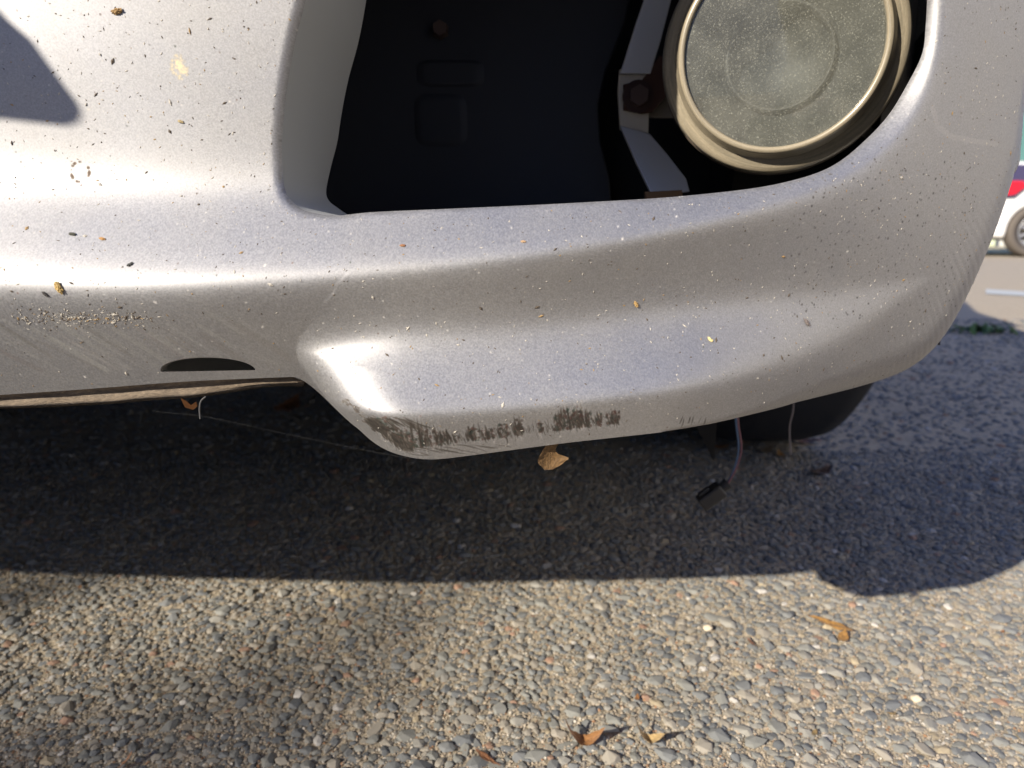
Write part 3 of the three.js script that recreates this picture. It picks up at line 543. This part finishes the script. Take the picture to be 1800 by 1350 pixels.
// ------------------------------------------------------------------ leaves and bits
const leafTex = dataTex(128, 128, (i, j) => { const v = Math.abs(i - 64) < 2 || Math.abs(((j + Math.abs(i - 64) * 0.7) % 26)) < 1.5 ? -26 : 0, n = 26 * n2(i / 14, j / 14) + rr(-9, 9) + v; return [clamp(226 + n), clamp(226 + n), clamp(226 + n)].map(() => clamp(218 + n, 0, 255)); }, true);
const leafMat = (c, t = 0.25) => phys(c, 0.75, 0, { map: leafTex, transmission: t, thickness: 0, bumpMap: leafTex, bumpScale: 0.0004 });
function leafGeo(outline, curl, twist = 0, n = 14) { // outline: half-widths [left, right] along the length 0..1; curl lifts the tips and edges
  const rows = [];
  for (let j = 0; j <= n; j++) {
    const f = j / n, k = f * (outline.length - 1), a = outline[Math.floor(k)], b = outline[Math.min(outline.length - 1, Math.floor(k) + 1)], t = k - Math.floor(k), L = a[0] + (b[0] - a[0]) * t, R = a[1] + (b[1] - a[1]) * t, row = [];
    for (let i = 0; i <= 8; i++) { const u = i / 8 * 2 - 1, w = u < 0 ? u * L : u * R, s = Math.sin(twist * (f - 0.5)), c = Math.cos(twist * (f - 0.5)), lift = curl[0] * (f - 0.5) ** 2 + curl[1] * w * w + 0.03 * n2(f * 5 + curl[0] * 9, w * 6); row.push(V3(w * c - lift * s, lift * c + w * s, f - 0.5)); }
    rows.push(row);
  }
  return sheet(rows);
}
function leaf(name, label, px, py, len, outline, curl, twist, rot, color, lift = 0.002, extra) {
  const g = leafGeo(outline, curl, twist); g.scale(len, len, len);
  g.rotateY(rot); if (extra) g.rotateZ(extra);
  g.computeBoundingBox(); g.translate(0, -g.boundingBox.min.y, 0);
  const p = onGround(px, py, lift); const m = mesh(name, g, leafMat(color), scene); m.position.set(p.x, groundY(p.x, p.z) + lift * 0.6, p.z);
  return tag(m, label, 'leaf', 'fallen leaves on the ground');
}
const oval = [[0.01, 0.01], [0.13, 0.12], [0.20, 0.19], [0.22, 0.2], [0.19, 0.18], [0.12, 0.13], [0.01, 0.01]];
const slim = [[0.01, 0.01], [0.07, 0.08], [0.11, 0.12], [0.10, 0.09], [0.05, 0.05], [0.018, 0.018], [0.016, 0.016]];
{
  const lf = leaf('dry_leaf', 'long ochre leaf lying beyond the tip of the car shadow', 1450, 1092, 0.046, slim, [0.25, 0.6], 0.4, -2.35, [0.50, 0.26, 0.06], 0.003);
  leaf('dry_leaf', 'ochre curled leaf tip touching the long ochre leaf', 1482, 1122, 0.020, oval, [0.8, 1.5], 0.6, -0.5, [0.48, 0.25, 0.06], 0.002);
  leaf('dry_leaf', 'rust brown saddle-shaped curled leaf on the gravelly asphalt', 1027, 1302, 0.026, oval, [2.2, 0.8], 0.5, 1.5, [0.40, 0.18, 0.05], 0.002);
  leaf('dry_leaf', 'pale straw cup-shaped curled leaf beside the rust brown one', 1141, 1300, 0.020, oval, [2.6, 2.2], 0.9, 1.3, [0.58, 0.40, 0.17], 0.002);
  leaf('dry_leaf', 'thin dark orange leaf sliver standing in sandy grit', 858, 1330, 0.022, slim, [0.3, 0.4], 0.5, 0.9, [0.30, 0.12, 0.04], 0.002);
  leaf('dry_leaf', 'orange leaf fragment half upright among bluish stones', 221, 1342, 0.013, oval, [0.6, 0.6], 0.3, 2.4, [0.42, 0.17, 0.04], 0.003, 0.7);
  leaf('dry_leaf', 'small red brown leaf shard on sunlit sandy asphalt', 1322, 1128, 0.013, slim, [0.4, 0.5], 0.2, 0.3, [0.28, 0.12, 0.05], 0.002);
  leaf('dry_leaf', 'pale tan leaf strip lying in the soft tree shade', 330, 1176, 0.013, slim, [0.5, 0.4], 0.2, 1.3, [0.42, 0.25, 0.12], 0.002);
  leaf('dry_leaf', 'grey brown leaf stalk lying in the soft tree shade', 216, 1150, 0.016, slim.map(([a, b]) => [a * 0.6, b * 0.6]), [0.5, 0.4], 0.2, 1.0, [0.20, 0.14, 0.10], 0.002);
  const under = [[1262, 786, 0.022, [0.5, 0.20, 0.03], 'bright orange leaf in the car shade beneath the dangling cable'], [1345, 794, 0.020, [0.36, 0.24, 0.12], 'tan leaf in the car shade between cable and hanging wire'], [1374, 800, 0.017, [0.42, 0.22, 0.06], 'amber leaf in the car shade under the hanging wire'], [1412, 776, 0.026, [0.36, 0.17, 0.10], 'pinkish brown leaf in the car shade against the tyre'], [1442, 830, 0.024, [0.15, 0.08, 0.04], 'dark brown leaf in the car shade ahead of the tyre'], [505, 722, 0.055, [0.26, 0.10, 0.03], 'large rust leaf deep under the car behind the lip']];
  under.forEach(([a, b, l, c, t], k) => leaf('dry_leaf', t, a, b, l * 1.7, oval, [0.9, 0.9], 0.4, 1.2 + k, c, 0.002));
  for (const [a, b, c] of [[1565 / 1, 1255, 0], [1120, 1225, 1], [740, 1040, 1], [360, 1040, 0], [140, 1030, 1], [430, 1060, 0], [565, 1052, 1], [1640, 1065, 0], [1762, 1110, 1], [1432, 1286, 0], [965, 1262, 0]]) {
    const l = leaf('leaf_crumb', 'small orange leaf crumb between the asphalt stones', a, b, rr(0.005, 0.008), oval, [0.6, 0.6], 0.3, rr(0, 6), c ? [0.44, 0.19, 0.05] : [0.38, 0.26, 0.10], 0.0025); l.userData.group = 'leaf crumbs in the asphalt';
  }
  // pale pebbles
  for (const [a, b, r, t] of [[1244, 1107, 0.0034, 'round cream pebble on the sandy asphalt'], [1610, 1233, 0.0032, 'small cream pebble among grey stones, beside no leaf']]) {
    const p = onGround(a, b), g = new THREE.IcosahedronGeometry(r, 3), v = g.attributes.position; for (let i = 0; i < v.count; i++) { const s = 1 + 0.12 * n3(v.getX(i) * 300, v.getY(i) * 300, v.getZ(i) * 300); v.setXYZ(i, v.getX(i) * s * 1.2, v.getY(i) * s * 0.8, v.getZ(i) * s); } g.computeVertexNormals();
    const m = mesh('pebble', g, std([0.55, 0.47, 0.34], 0.8)); m.position.set(p.x, groundY(p.x, p.z) + r * 0.6, p.z); tag(m, t, 'pebble');
  }
  // leaf stuck under the lip, torn outline
  const z = onBumper(965, 772).z - 0.006, mid = atZ(966, 799, z), lg = leafGeo([[0.19, 0.24], [0.20, 0.28], [0.27, 0.24], [0.34, 0.20], [0.42, 0.30], [0.46, 0.66], [0.44, 0.50], [0.30, 0.36], [0.20, 0.10]], [0.5, 0.5], 0.35, 18);
  lg.rotateX(Math.PI / 2); lg.rotateZ(0); lg.scale(0.0115, 0.0115, 0.0115); lg.computeVertexNormals();
  const stuck = mesh('stuck_leaf', lg, phys([0.17, 0.092, 0.027], 0.8, 0, { map: leafTex, bumpMap: leafTex, bumpScale: 0.0004, transmission: 0.1, thickness: 0 })); stuck.position.copy(mid); stuck.rotation.y = 0.35; tag(stuck, 'torn ochre leaf stuck under the scraped bumper lip', 'leaf');
  const z2 = Z(-0.17, lowEdge(-0.17)) - 0.03, t2 = [[317, 698], [328, 705], [336, 712], [345, 706], [347, 714], [340, 720], [326, 716], [322, 708]].map(([a, b]) => atZ(a, b, z2));
  const tg2 = new THREE.ExtrudeGeometry(new THREE.Shape(t2.map((p) => new THREE.Vector2(p.x, p.y))), { depth: 0.0003, bevelEnabled: false }); tg2.translate(0, 0, z2);
  tag(mesh('stuck_leaf', tg2, phys([0.5, 0.22, 0.07], 0.8, 0, { transmission: 0.2, thickness: 0 })), 'orange leaf scrap hanging below the dirty trim strip', 'leaf');
  const tw = [[352, 736], [351, 716], [354, 704], [362, 697]].map(([a, b]) => atZ(a, b, z2 + 0.028)), twg = new THREE.TubeGeometry(new THREE.CatmullRomCurve3(tw), 20, 0.00035, 6);
  tag(mesh('plant_stalk', twg, std([0.05, 0.05, 0.05], 0.8)), 'thin grey stalk hanging below the dirty trim strip', 'stalk');
  const th = [[190, 700], [270, 722], [352, 731], [500, 762], [645, 792], [720, 806]].map(([a, b]) => atZ(a, b, z2 + 0.02)); tag(mesh('spider_thread', new THREE.TubeGeometry(new THREE.CatmullRomCurve3(th), 40, 0.00002, 5), std([0.1, 0.1, 0.1], 0.5)), 'fine spider thread strung from trim strip to lip', 'thread');
  // seed husks on the skin
  for (const [a, b, l, c, t, rot] of [[104, 506, 0.0052, [0.40, 0.28, 0.10], 'yellow brown seed husk on the bumper crest', 1.2], [80, 517, 0.0028, [0.05, 0.045, 0.04], 'black seed beside the yellow brown husk', 0.8], [318, 214, 0.0026, [0.34, 0.27, 0.14], 'tan crumb on the upper bumper face', 0.3], [128, 412, 0.003, [0.05, 0.05, 0.035], 'dark green crumb on the pale shelf', 0.2], [180, 420, 0.0026, [0.36, 0.2, 0.07], 'ochre crumb on the pale shelf', 0.2], [229, 465, 0.0028, [0.05, 0.05, 0.045], 'dark sliver of husk above the crest', -0.7], [708, 432, 0.0024, [0.26, 0.12, 0.05], 'red brown crumb on the shelf below the opening', 0], [920, 425, 0.0022, [0.4, 0.26, 0.14], 'orange crumb on the shelf below the opening', 0], [1118, 535, 0.0034, [0.4, 0.26, 0.1], 'ochre husk on the lip slope', 1.0], [1248, 597, 0.0032, [0.55, 0.47, 0.22], 'straw yellow flake on the lip slope', 0.8], [1418, 567, 0.0042, [0.12, 0.1, 0.09], 'dark three-pronged husk on the outer lip slope', 0.9], [206, 20, 0.0045, [0.26, 0.16, 0.06], 'brown forked twig bit on the upper bumper face', -0.3]]) {
    const p = onBumper(a, b), n = normalAt(p.x, p.y, 0.002), g = new THREE.IcosahedronGeometry(1, 3), v = g.attributes.position;
    for (let i = 0; i < v.count; i++) { const s = 1 + 0.45 * n3(v.getX(i) * 1.9 + a, v.getY(i) * 1.9, v.getZ(i) * 1.9 + b); v.setXYZ(i, v.getX(i) * l * 0.40 * s, v.getY(i) * l * 0.19 * s, v.getZ(i) * l * 0.13 * s); } g.computeVertexNormals(); g.rotateZ(-rot);
    const m = mesh('seed_husk', g, std(c, 0.8)); m.position.copy(p).addScaledVector(n, l * 0.08); m.quaternion.setFromUnitVectors(V3(0, 0, 1), n); tag(m, t, 'husk');
  }
}

// ------------------------------------------------------------------ background: white car, painted line, weed
{
  const wc = group('white_car'); tag(wc, 'white hatchback with red tail light parked across the road', 'car');
  const foot = onGround(1812, 452), dist = -foot.z, X = foot.x, Zc = foot.z; wc.position.set(X, 0, Zc); wc.rotation.y = -0.1;
  // side profile, x along the car (tail at -0.75), y up
  const s = new THREE.Shape();
  s.moveTo(-0.72, 0.30); s.lineTo(-0.38, 0.28); s.absarc(0, 0.32, 0.37, Math.PI, 0, true); s.lineTo(0.4, 0.24); s.lineTo(2.15, 0.24); s.absarc(2.55, 0.32, 0.37, Math.PI, 0, true); s.lineTo(3.25, 0.32);
  s.bezierCurveTo(3.38, 0.5, 3.32, 0.75, 3.2, 0.85); s.bezierCurveTo(2.9, 0.98, 2.4, 1.02, 2.2, 1.04); s.lineTo(-0.55, 1.12); s.bezierCurveTo(-0.72, 1.0, -0.80, 0.62, -0.72, 0.30);
  const W = 1.7, body = new THREE.ExtrudeGeometry(s, { depth: W - 0.12, bevelEnabled: true, bevelSize: 0.05, bevelThickness: 0.06, bevelSegments: 4, curveSegments: 20 }); body.translate(0, 0, -W + 0.06);
  const white = phys([0.78, 0.77, 0.72], 0.3, 0, { clearcoat: 0.8, clearcoatRoughness: 0.05 });
  mesh('body', body, white, wc);
  const cab = new THREE.Shape(); cab.moveTo(-0.58, 1.12); cab.lineTo(2.1, 1.04); cab.bezierCurveTo(1.8, 1.5, 1.5, 1.9, 1.1, 1.95); cab.lineTo(-0.2, 1.95); cab.bezierCurveTo(-0.45, 1.85, -0.53, 1.4, -0.58, 1.12);
  const cg = new THREE.ExtrudeGeometry(cab, { depth: W - 0.34, bevelEnabled: true, bevelSize: 0.03, bevelThickness: 0.05, bevelSegments: 3 }); cg.translate(0, 0, -W + 0.17); mesh('cabin', cg, white, wc);
  const win = (pts, name) => { const w = new THREE.Shape(pts.map(([a, b]) => new THREE.Vector2(a, b))), g = new THREE.ExtrudeGeometry(w, { depth: 0.012, bevelEnabled: true, bevelSize: 0.008, bevelThickness: 0.004, bevelSegments: 2 }); g.translate(0, 0, -0.118); mesh(name, g, phys([0.10, 0.22, 0.19], 0.08, 0, { clearcoat: 1 }), wc); };
  win([[-0.46, 1.19], [-0.14, 1.18], [-0.14, 1.86], [-0.3, 1.84], [-0.4, 1.6]], 'window'); win([[-0.06, 1.18], [0.6, 1.16], [0.6, 1.86], [-0.06, 1.86]], 'window'); win([[0.68, 1.16], [1.9, 1.12], [1.4, 1.76], [0.68, 1.86]], 'window');
  const tl = new THREE.Shape([[-0.80, 0.72], [-0.34, 0.74], [-0.14, 0.94], [0.02, 1.02], [0.06, 1.10], [-0.62, 1.12], [-0.76, 1.02]].map(([a, b]) => new THREE.Vector2(a, b))), tg = new THREE.ExtrudeGeometry(tl, { depth: 0.10, bevelEnabled: true, bevelSize: 0.012, bevelThickness: 0.012, bevelSegments: 3 }); tg.translate(0.02, 0, -0.08);
  const light = mesh('tail_light', tg, phys([0.06, 0.05, 0.10], 0.12, 0, { clearcoat: 1 }), wc);
  const rg = new THREE.ExtrudeGeometry(new THREE.Shape([[-0.60, 0.75], [-0.36, 0.765], [-0.24, 0.86], [-0.28, 0.92], [-0.60, 0.92]].map(([a, b]) => new THREE.Vector2(a, b))), { depth: 0.01, bevelEnabled: true, bevelSize: 0.006, bevelThickness: 0.006, bevelSegments: 2 }); rg.translate(0.02, 0, 0.036); mesh('red_lens', rg, phys([0.6, 0.01, 0.02], 0.15, 0, { clearcoat: 1 }), light);
  const lt = (r) => new THREE.LatheGeometry(r.map(([a, b]) => new THREE.Vector2(a, b)), 40).rotateX(Math.PI / 2);
  for (const [x, z] of [[0, -0.06], [2.55, -0.06], [0, -1.6], [2.55, -1.6]]) {
    const w = group('wheel', wc); w.position.set(x, 0.32, z);
    mesh('tyre', lt([[0.21, -0.08], [0.29, -0.1], [0.32, -0.06], [0.32, 0.06], [0.29, 0.1], [0.21, 0.08], [0.21, -0.08]]), std([0.10, 0.085, 0.07], 0.9), w);
    const hub = mesh('rim', lt([[0.205, -0.02], [0.215, 0.085], [0.195, 0.085], [0.185, 0.02]]), std([0.6, 0.6, 0.6], 0.35, 0.7), w);
    const sp = []; for (let k = 0; k < 10; k++) { const b = new THREE.BoxGeometry(0.026, 0.17, 0.03); b.translate(0, 0.11, 0.06); b.rotateZ(k / 10 * 6.2832); sp.push(b); }
    for (const b of sp) mesh('spoke', b, hub.material, hub);
  }
  // glazed green building front beyond the white car
  const bl = group('glazed_building'); bl.position.set(X + 5.0, 0, Zc - 6); tag(bl, 'pale building front with tall green glass panes beyond the white car', 'building');
  const wallB = new THREE.BoxGeometry(9, 5.2, 0.3); wallB.translate(0, 2.6, -0.3); mesh('wall', wallB, std([0.6, 0.6, 0.54], 0.8), bl);
  for (let k = 0; k < 6; k++) { const pn = new RoundedBoxGeometry(1.2, 3.2, 0.06, 2, 0.01); pn.translate(-3.55 + k * 1.42, 2.05, -0.11); mesh('glass_pane', pn, phys([0.07, 0.26, 0.20], 0.12, 0, { clearcoat: 1 }), bl); const po = new RoundedBoxGeometry(0.16, 4.0, 0.2, 2, 0.02); po.translate(-4.26 + k * 1.42, 2.0, -0.05); mesh('frame_post', po, std([0.62, 0.68, 0.45], 0.6), bl); }
  // faint painted line in the car's shade
  const a = onGround(1733, 508, 0.004), b = onGround(1860, 516, 0.004), c = onGround(1860, 524, 0.004), d = onGround(1733, 516, 0.004);
  const line = mesh('painted_line', sheet([[d, c], [a, b]]), std([0.36, 0.38, 0.37], 0.9)); tag(line, 'worn pale painted line on the shaded asphalt', 'line', null, 'structure');
  // weed growing from the asphalt
  const wp = onGround(1728, 584), weed = group('weed_tuft'); weed.position.copy(wp); tag(weed, 'small green weed tuft growing from shaded asphalt', 'weed');
  const blade = leafGeo(slim, [-0.5, 0.6], 0.3, 6), green = [std([0.06, 0.12, 0.02], 0.8), std([0.08, 0.14, 0.03], 0.8), std([0.05, 0.09, 0.02], 0.8)];
  for (let k = 0; k < 46; k++) { const m = mesh('blade', blade, green[k % 3], weed); m.scale.setScalar(rr(0.04, 0.09)); m.rotation.set(rr(-0.7, -0.1), rr(0, 6.28), 0, 'YXZ'); m.position.set(rr(-0.10, 0.10), rr(0.008, 0.022), rr(-0.05, 0.05)); }
}

// ------------------------------------------------------------------ outside the frame: what shades the scene
{
  // a thin tree whose crown edge throws the soft shade over the near asphalt
  const tree = group('birch_tree'); tag(tree, 'thin autumn tree standing behind the photographer beside the road', 'tree');
  const hC = 5, crownR = 0.88; tree.position.set(-1.40 - 1.47 * hC, 0, 0.60 + 1.32 * hC);
  const trunk = new THREE.LatheGeometry([[0.11, 0], [0.085, 0.5], [0.07, 2], [0.03, 4], [0.008, 4.6], [0.003, 4.9]].map(([a, b]) => new THREE.Vector2(a, b)), 14); mesh('trunk', trunk, std([0.25, 0.22, 0.18], 0.9), tree);
  const limbs = []; for (let k = 0; k < 9; k++) { const a = k * 2.4, h = 3.9 + k * 0.15, l = 0.62 - 0.03 * k; limbs.push(new THREE.TubeGeometry(new THREE.CatmullRomCurve3([V3(0, h, 0), V3(Math.cos(a) * l * 0.5, h + 0.35, Math.sin(a) * l * 0.5), V3(Math.cos(a) * l, h + 0.5, Math.sin(a) * l)]), 8, 0.007, 5)); }
  mesh('limbs', mergeGeometries(limbs), std([0.2, 0.17, 0.14], 0.9), tree);
  const lg = new THREE.PlaneGeometry(0.06, 0.07), N = 1700, crown = new THREE.InstancedMesh(lg, phys([0.20, 0.14, 0.03], 0.8, 0, { transmission: 0.4, thickness: 0 }), N), q = new THREE.Quaternion(), e = new THREE.Euler();
  crown.name = 'crown'; crown.userData.kind = 'stuff'; tree.add(crown);
  for (let i = 0; i < N; i++) { const v = V3(rr(-1, 1), rr(-1, 1), rr(-1, 1)).normalize().multiplyScalar(Math.cbrt(rnd()) * (0.85 + 0.15 * n2(i * 0.37, 1))); e.set(rr(0, 6), rr(0, 6), rr(0, 6)); q.setFromEuler(e); crown.setMatrixAt(i, new THREE.Matrix4().compose(V3(v.x * crownR, hC + v.y * crownR, v.z * crownR), q, V3(1, 1, 1))); }
}
{ // made-up dark board out of frame, outline projected back from the shadow it casts
  const board = [[-170, -120], [-60, -40], [0, 27], [40, 62], [70, 105], [98, 145], [118, 172], [123, 188], [116, 203], [96, 209], [0, 199], [-100, 188], [-200, 170]].map(([a, b]) => onBumper(a, b).addScaledVector(SUNDIR, -0.3));
  const o = board[6].clone(), ex = board[0].clone().sub(o).normalize(), nz = new THREE.Vector3().crossVectors(ex, board[11].clone().sub(o)).normalize(), ey = new THREE.Vector3().crossVectors(nz, ex);
  const sh = new THREE.Shape(board.map((p) => { const d = p.clone().sub(o); return new THREE.Vector2(d.dot(ex), d.dot(ey)); })), g = new THREE.ExtrudeGeometry(sh, { depth: 0.003, bevelEnabled: false });
  const cb = group('shade_board'); cb.position.copy(o); cb.setRotationFromMatrix(new THREE.Matrix4().makeBasis(ex, ey, nz)); tag(cb, 'dark board added out of view to cast the rounded shadow', 'shade_board');
  mesh('board', g, std([0.03, 0.03, 0.035], 0.6), cb);
  const clip = new RoundedBoxGeometry(0.02, 0.03, 0.006, 2, 0.002); clip.translate(0.06, 0.01, 0.006); mesh('clip', clip, std([0.5, 0.5, 0.5], 0.3, 0.9), cb);
}

{ // unseen pale house front, added as a reflector to brighten the outer bumper corner
  const h = group('added_pale_house'); h.position.set(6.2, 0, 2.5); tag(h, 'unseen pale house front added to brighten the bumper corner', 'house');
  const w = new THREE.BoxGeometry(0.4, 6, 11); w.translate(0, 3, 0); mesh('wall', w, std([0.66, 0.65, 0.62], 0.9), h);
  for (let k = 0; k < 4; k++) for (const y of [1.5, 4.3]) { const f = new RoundedBoxGeometry(0.1, 1.5, 1.1, 2, 0.02); f.translate(-0.2, y, -4.1 + k * 2.7); const win = mesh('window', f, std([0.6, 0.6, 0.58], 0.5), h); const p = new RoundedBoxGeometry(0.05, 1.3, 0.9, 2, 0.01); p.translate(-0.24, y, -4.1 + k * 2.7); mesh('pane', p, phys([0.03, 0.04, 0.05], 0.08), win); }
  const r = new THREE.BoxGeometry(1.2, 0.25, 11.4); r.translate(0.1, 6.1, 0); mesh('roof', r, std([0.22, 0.10, 0.07], 0.8), h);
}
{ // the photographer, kneeling behind the phone: darkens the low sky in front of the bumper
  const person = group('person'); tag(person, 'person in dark jacket and jeans kneeling behind the camera', 'person');
  const J = { hipC: [0.02, 0.46, 0.62], chest: [-0.08, 0.86, 0.56], neck: [-0.10, 1.06, 0.52], head: [-0.10, 1.20, 0.49], shL: [-0.29, 1.0, 0.54], elL: [-0.60, 1.04, 0.18], haL: [-0.545, 0.60, -0.045], shR: [0.10, 0.98, 0.50], elR: [0.24, 0.70, 0.36], haR: [0.09, 0.36, 0.10], hipL: [-0.07, 0.44, 0.62], knL: [-0.16, 0.47, 0.98], anL: [-0.14, 0.08, 1.02], hipR: [0.12, 0.44, 0.62], knR: [0.16, 0.10, 0.52], anR: [0.18, 0.10, 0.93] };
  J.knL = [-0.16, 0.10, 0.54]; J.anL = [-0.16, 0.10, 0.95];
  const bones = [['hipC', 'chest', 0.15, 0.16, 0], ['shL', 'shR', 0.085, 0.085, 0], ['chest', 'neck', 0.12, 0.06, 0], ['neck', 'head', 0.055, 0.06, 1], ['shL', 'elL', 0.058, 0.045, 0], ['elL', 'haL', 0.043, 0.030, 0], ['shR', 'elR', 0.058, 0.045, 0], ['elR', 'haR', 0.043, 0.030, 0], ['hipL', 'knL', 0.09, 0.062, 2], ['knL', 'anL', 0.06, 0.042, 2], ['hipR', 'knR', 0.09, 0.062, 2], ['knR', 'anR', 0.06, 0.042, 2]].map(([a, b, r, q, m]) => [V3(...J[a]), V3(...J[b]), r, q, m]);
  const hc = V3(...J.head);
  bones.push([hc.clone().add(V3(0, 0.03, 0.01)), hc.clone().add(V3(0, -0.03, -0.015)), 0.092, 0.072, 1], [hc.clone().add(V3(0, -0.005, -0.085)), hc.clone().add(V3(0, -0.02, -0.10)), 0.012, 0.014, 1]);
  for (const [w, dir, side] of [['haL', V3(0.35, -0.55, -0.7), 1], ['haR', V3(-0.5, -0.3, -0.8), -1]]) {   // palm, four fingers and a thumb
    const p = V3(...J[w]), d = dir.clone().normalize(), x = V3(0, 1, 0).cross(d).normalize(), palm = p.clone().addScaledVector(d, 0.07);
    bones.push([p, palm, 0.03, 0.034, 1]);
    [0.075, 0.085, 0.08, 0.062].forEach((l, k) => { const a = palm.clone().addScaledVector(x, (k - 1.5) * 0.02), b = a.clone().addScaledVector(d, l * 0.55), c = b.clone().addScaledVector(d, l * 0.3).add(V3(0, -l * 0.35, 0)); bones.push([a, b, 0.0095, 0.009, 1], [b, c, 0.009, 0.008, 1]); });
    const a = p.clone().addScaledVector(d, 0.03).addScaledVector(x, side * 0.03), b = a.clone().addScaledVector(d, 0.03).addScaledVector(x, side * 0.022); bones.push([a, b, 0.012, 0.010, 1], [b, b.clone().addScaledVector(d, 0.03), 0.010, 0.009, 1]);
  }
  for (const f of ['anL', 'anR']) { const a = V3(...J[f]); bones.push([a.clone().add(V3(0, -0.03, 0.02)), a.clone().add(V3(0, -0.045, -0.10)).setY(0.045), 0.042, 0.036, 0]); }
  const cellS = 0.0115, lo = V3(-0.72, 0.0, -0.24), half = 0.72, N = Math.round(2 * half / cellS), mc = new MarchingCubes(N, new THREE.MeshStandardMaterial(), false, false, 400000);
  const O = lo.clone().addScalar(half), q = V3(0, 0, 0), pa = V3(0, 0, 0), ba = V3(0, 0, 0);
  const field = (p) => { let d = 1; for (const [a, b, r0, r1] of bones) { ba.subVectors(b, a); pa.subVectors(p, a); const t = clamp(pa.dot(ba) / ba.lengthSq()), e = pa.addScaledVector(ba, -t).length() - (r0 + (r1 - r0) * t), k = Math.min(r0, r1) * 0.7 + 0.004, h = clamp(0.5 + 0.5 * (d - e) / k); d = d + (e - d) * h - k * h * (1 - h); } return d; };
  mc.isolation = 0;
  for (let k = 0; k < N; k++) for (let j = 0; j < N; j++) for (let i = 0; i < N; i++) { q.set(O.x + half * ((i - N / 2) / (N / 2)), O.y + half * ((j - N / 2) / (N / 2)), O.z + half * ((k - N / 2) / (N / 2))); mc.field[i + j * N + k * N * N] = -field(q); }
  mc.update();
  const n = mc.count, pos = new Float32Array(n * 3), nor = new Float32Array(n * 3), col = new Float32Array(n * 3);
  const tone = [[0.02, 0.022, 0.03], [0.42, 0.26, 0.18], [0.03, 0.045, 0.09]];
  for (let i = 0; i < n; i++) {
    q.set(mc.positionArray[i * 3], mc.positionArray[i * 3 + 1], mc.positionArray[i * 3 + 2]).multiplyScalar(half).add(O); pos.set([q.x, q.y, q.z], i * 3); nor.set([mc.normalArray[i * 3], mc.normalArray[i * 3 + 1], mc.normalArray[i * 3 + 2]], i * 3);
    let best = 9, m = 0; for (const [a, b, r0, r1, c] of bones) { ba.subVectors(b, a); pa.subVectors(q, a); const t = clamp(pa.dot(ba) / ba.lengthSq()), e = pa.addScaledVector(ba, -t).length() - (r0 + (r1 - r0) * t); if (e < best) { best = e; m = c; } }
    col.set(tone[m], i * 3);
  }
  const g = new THREE.BufferGeometry(); g.setAttribute('position', new THREE.BufferAttribute(pos, 3)); g.setAttribute('normal', new THREE.BufferAttribute(nor, 3)); g.setAttribute('color', new THREE.BufferAttribute(col, 3));
  mesh('body', g, std(0xffffff, 0.85, 0, { vertexColors: true }), person);
  const hair = new THREE.SphereGeometry(0.103, 28, 20, 0, 6.2832, 0, 1.75); hair.rotateX(0.5); hair.translate(hc.x, hc.y + 0.025, hc.z + 0.015); mesh('hair', hair, std([0.03, 0.02, 0.013], 0.7), person);
  const ph = group('phone'); ph.position.set(0.045, EYE - 0.005, 0.012); ph.rotation.x = -PITCH; tag(ph, 'black phone held level by the kneeling person', 'phone');
  mesh('case', new RoundedBoxGeometry(0.155, 0.074, 0.009, 4, 0.004), std([0.015, 0.015, 0.017], 0.4), ph);
}

scene.traverse((o) => { if (o.isMesh) o.castShadow = o.receiveShadow = true; });
renderer.render(scene, camera);
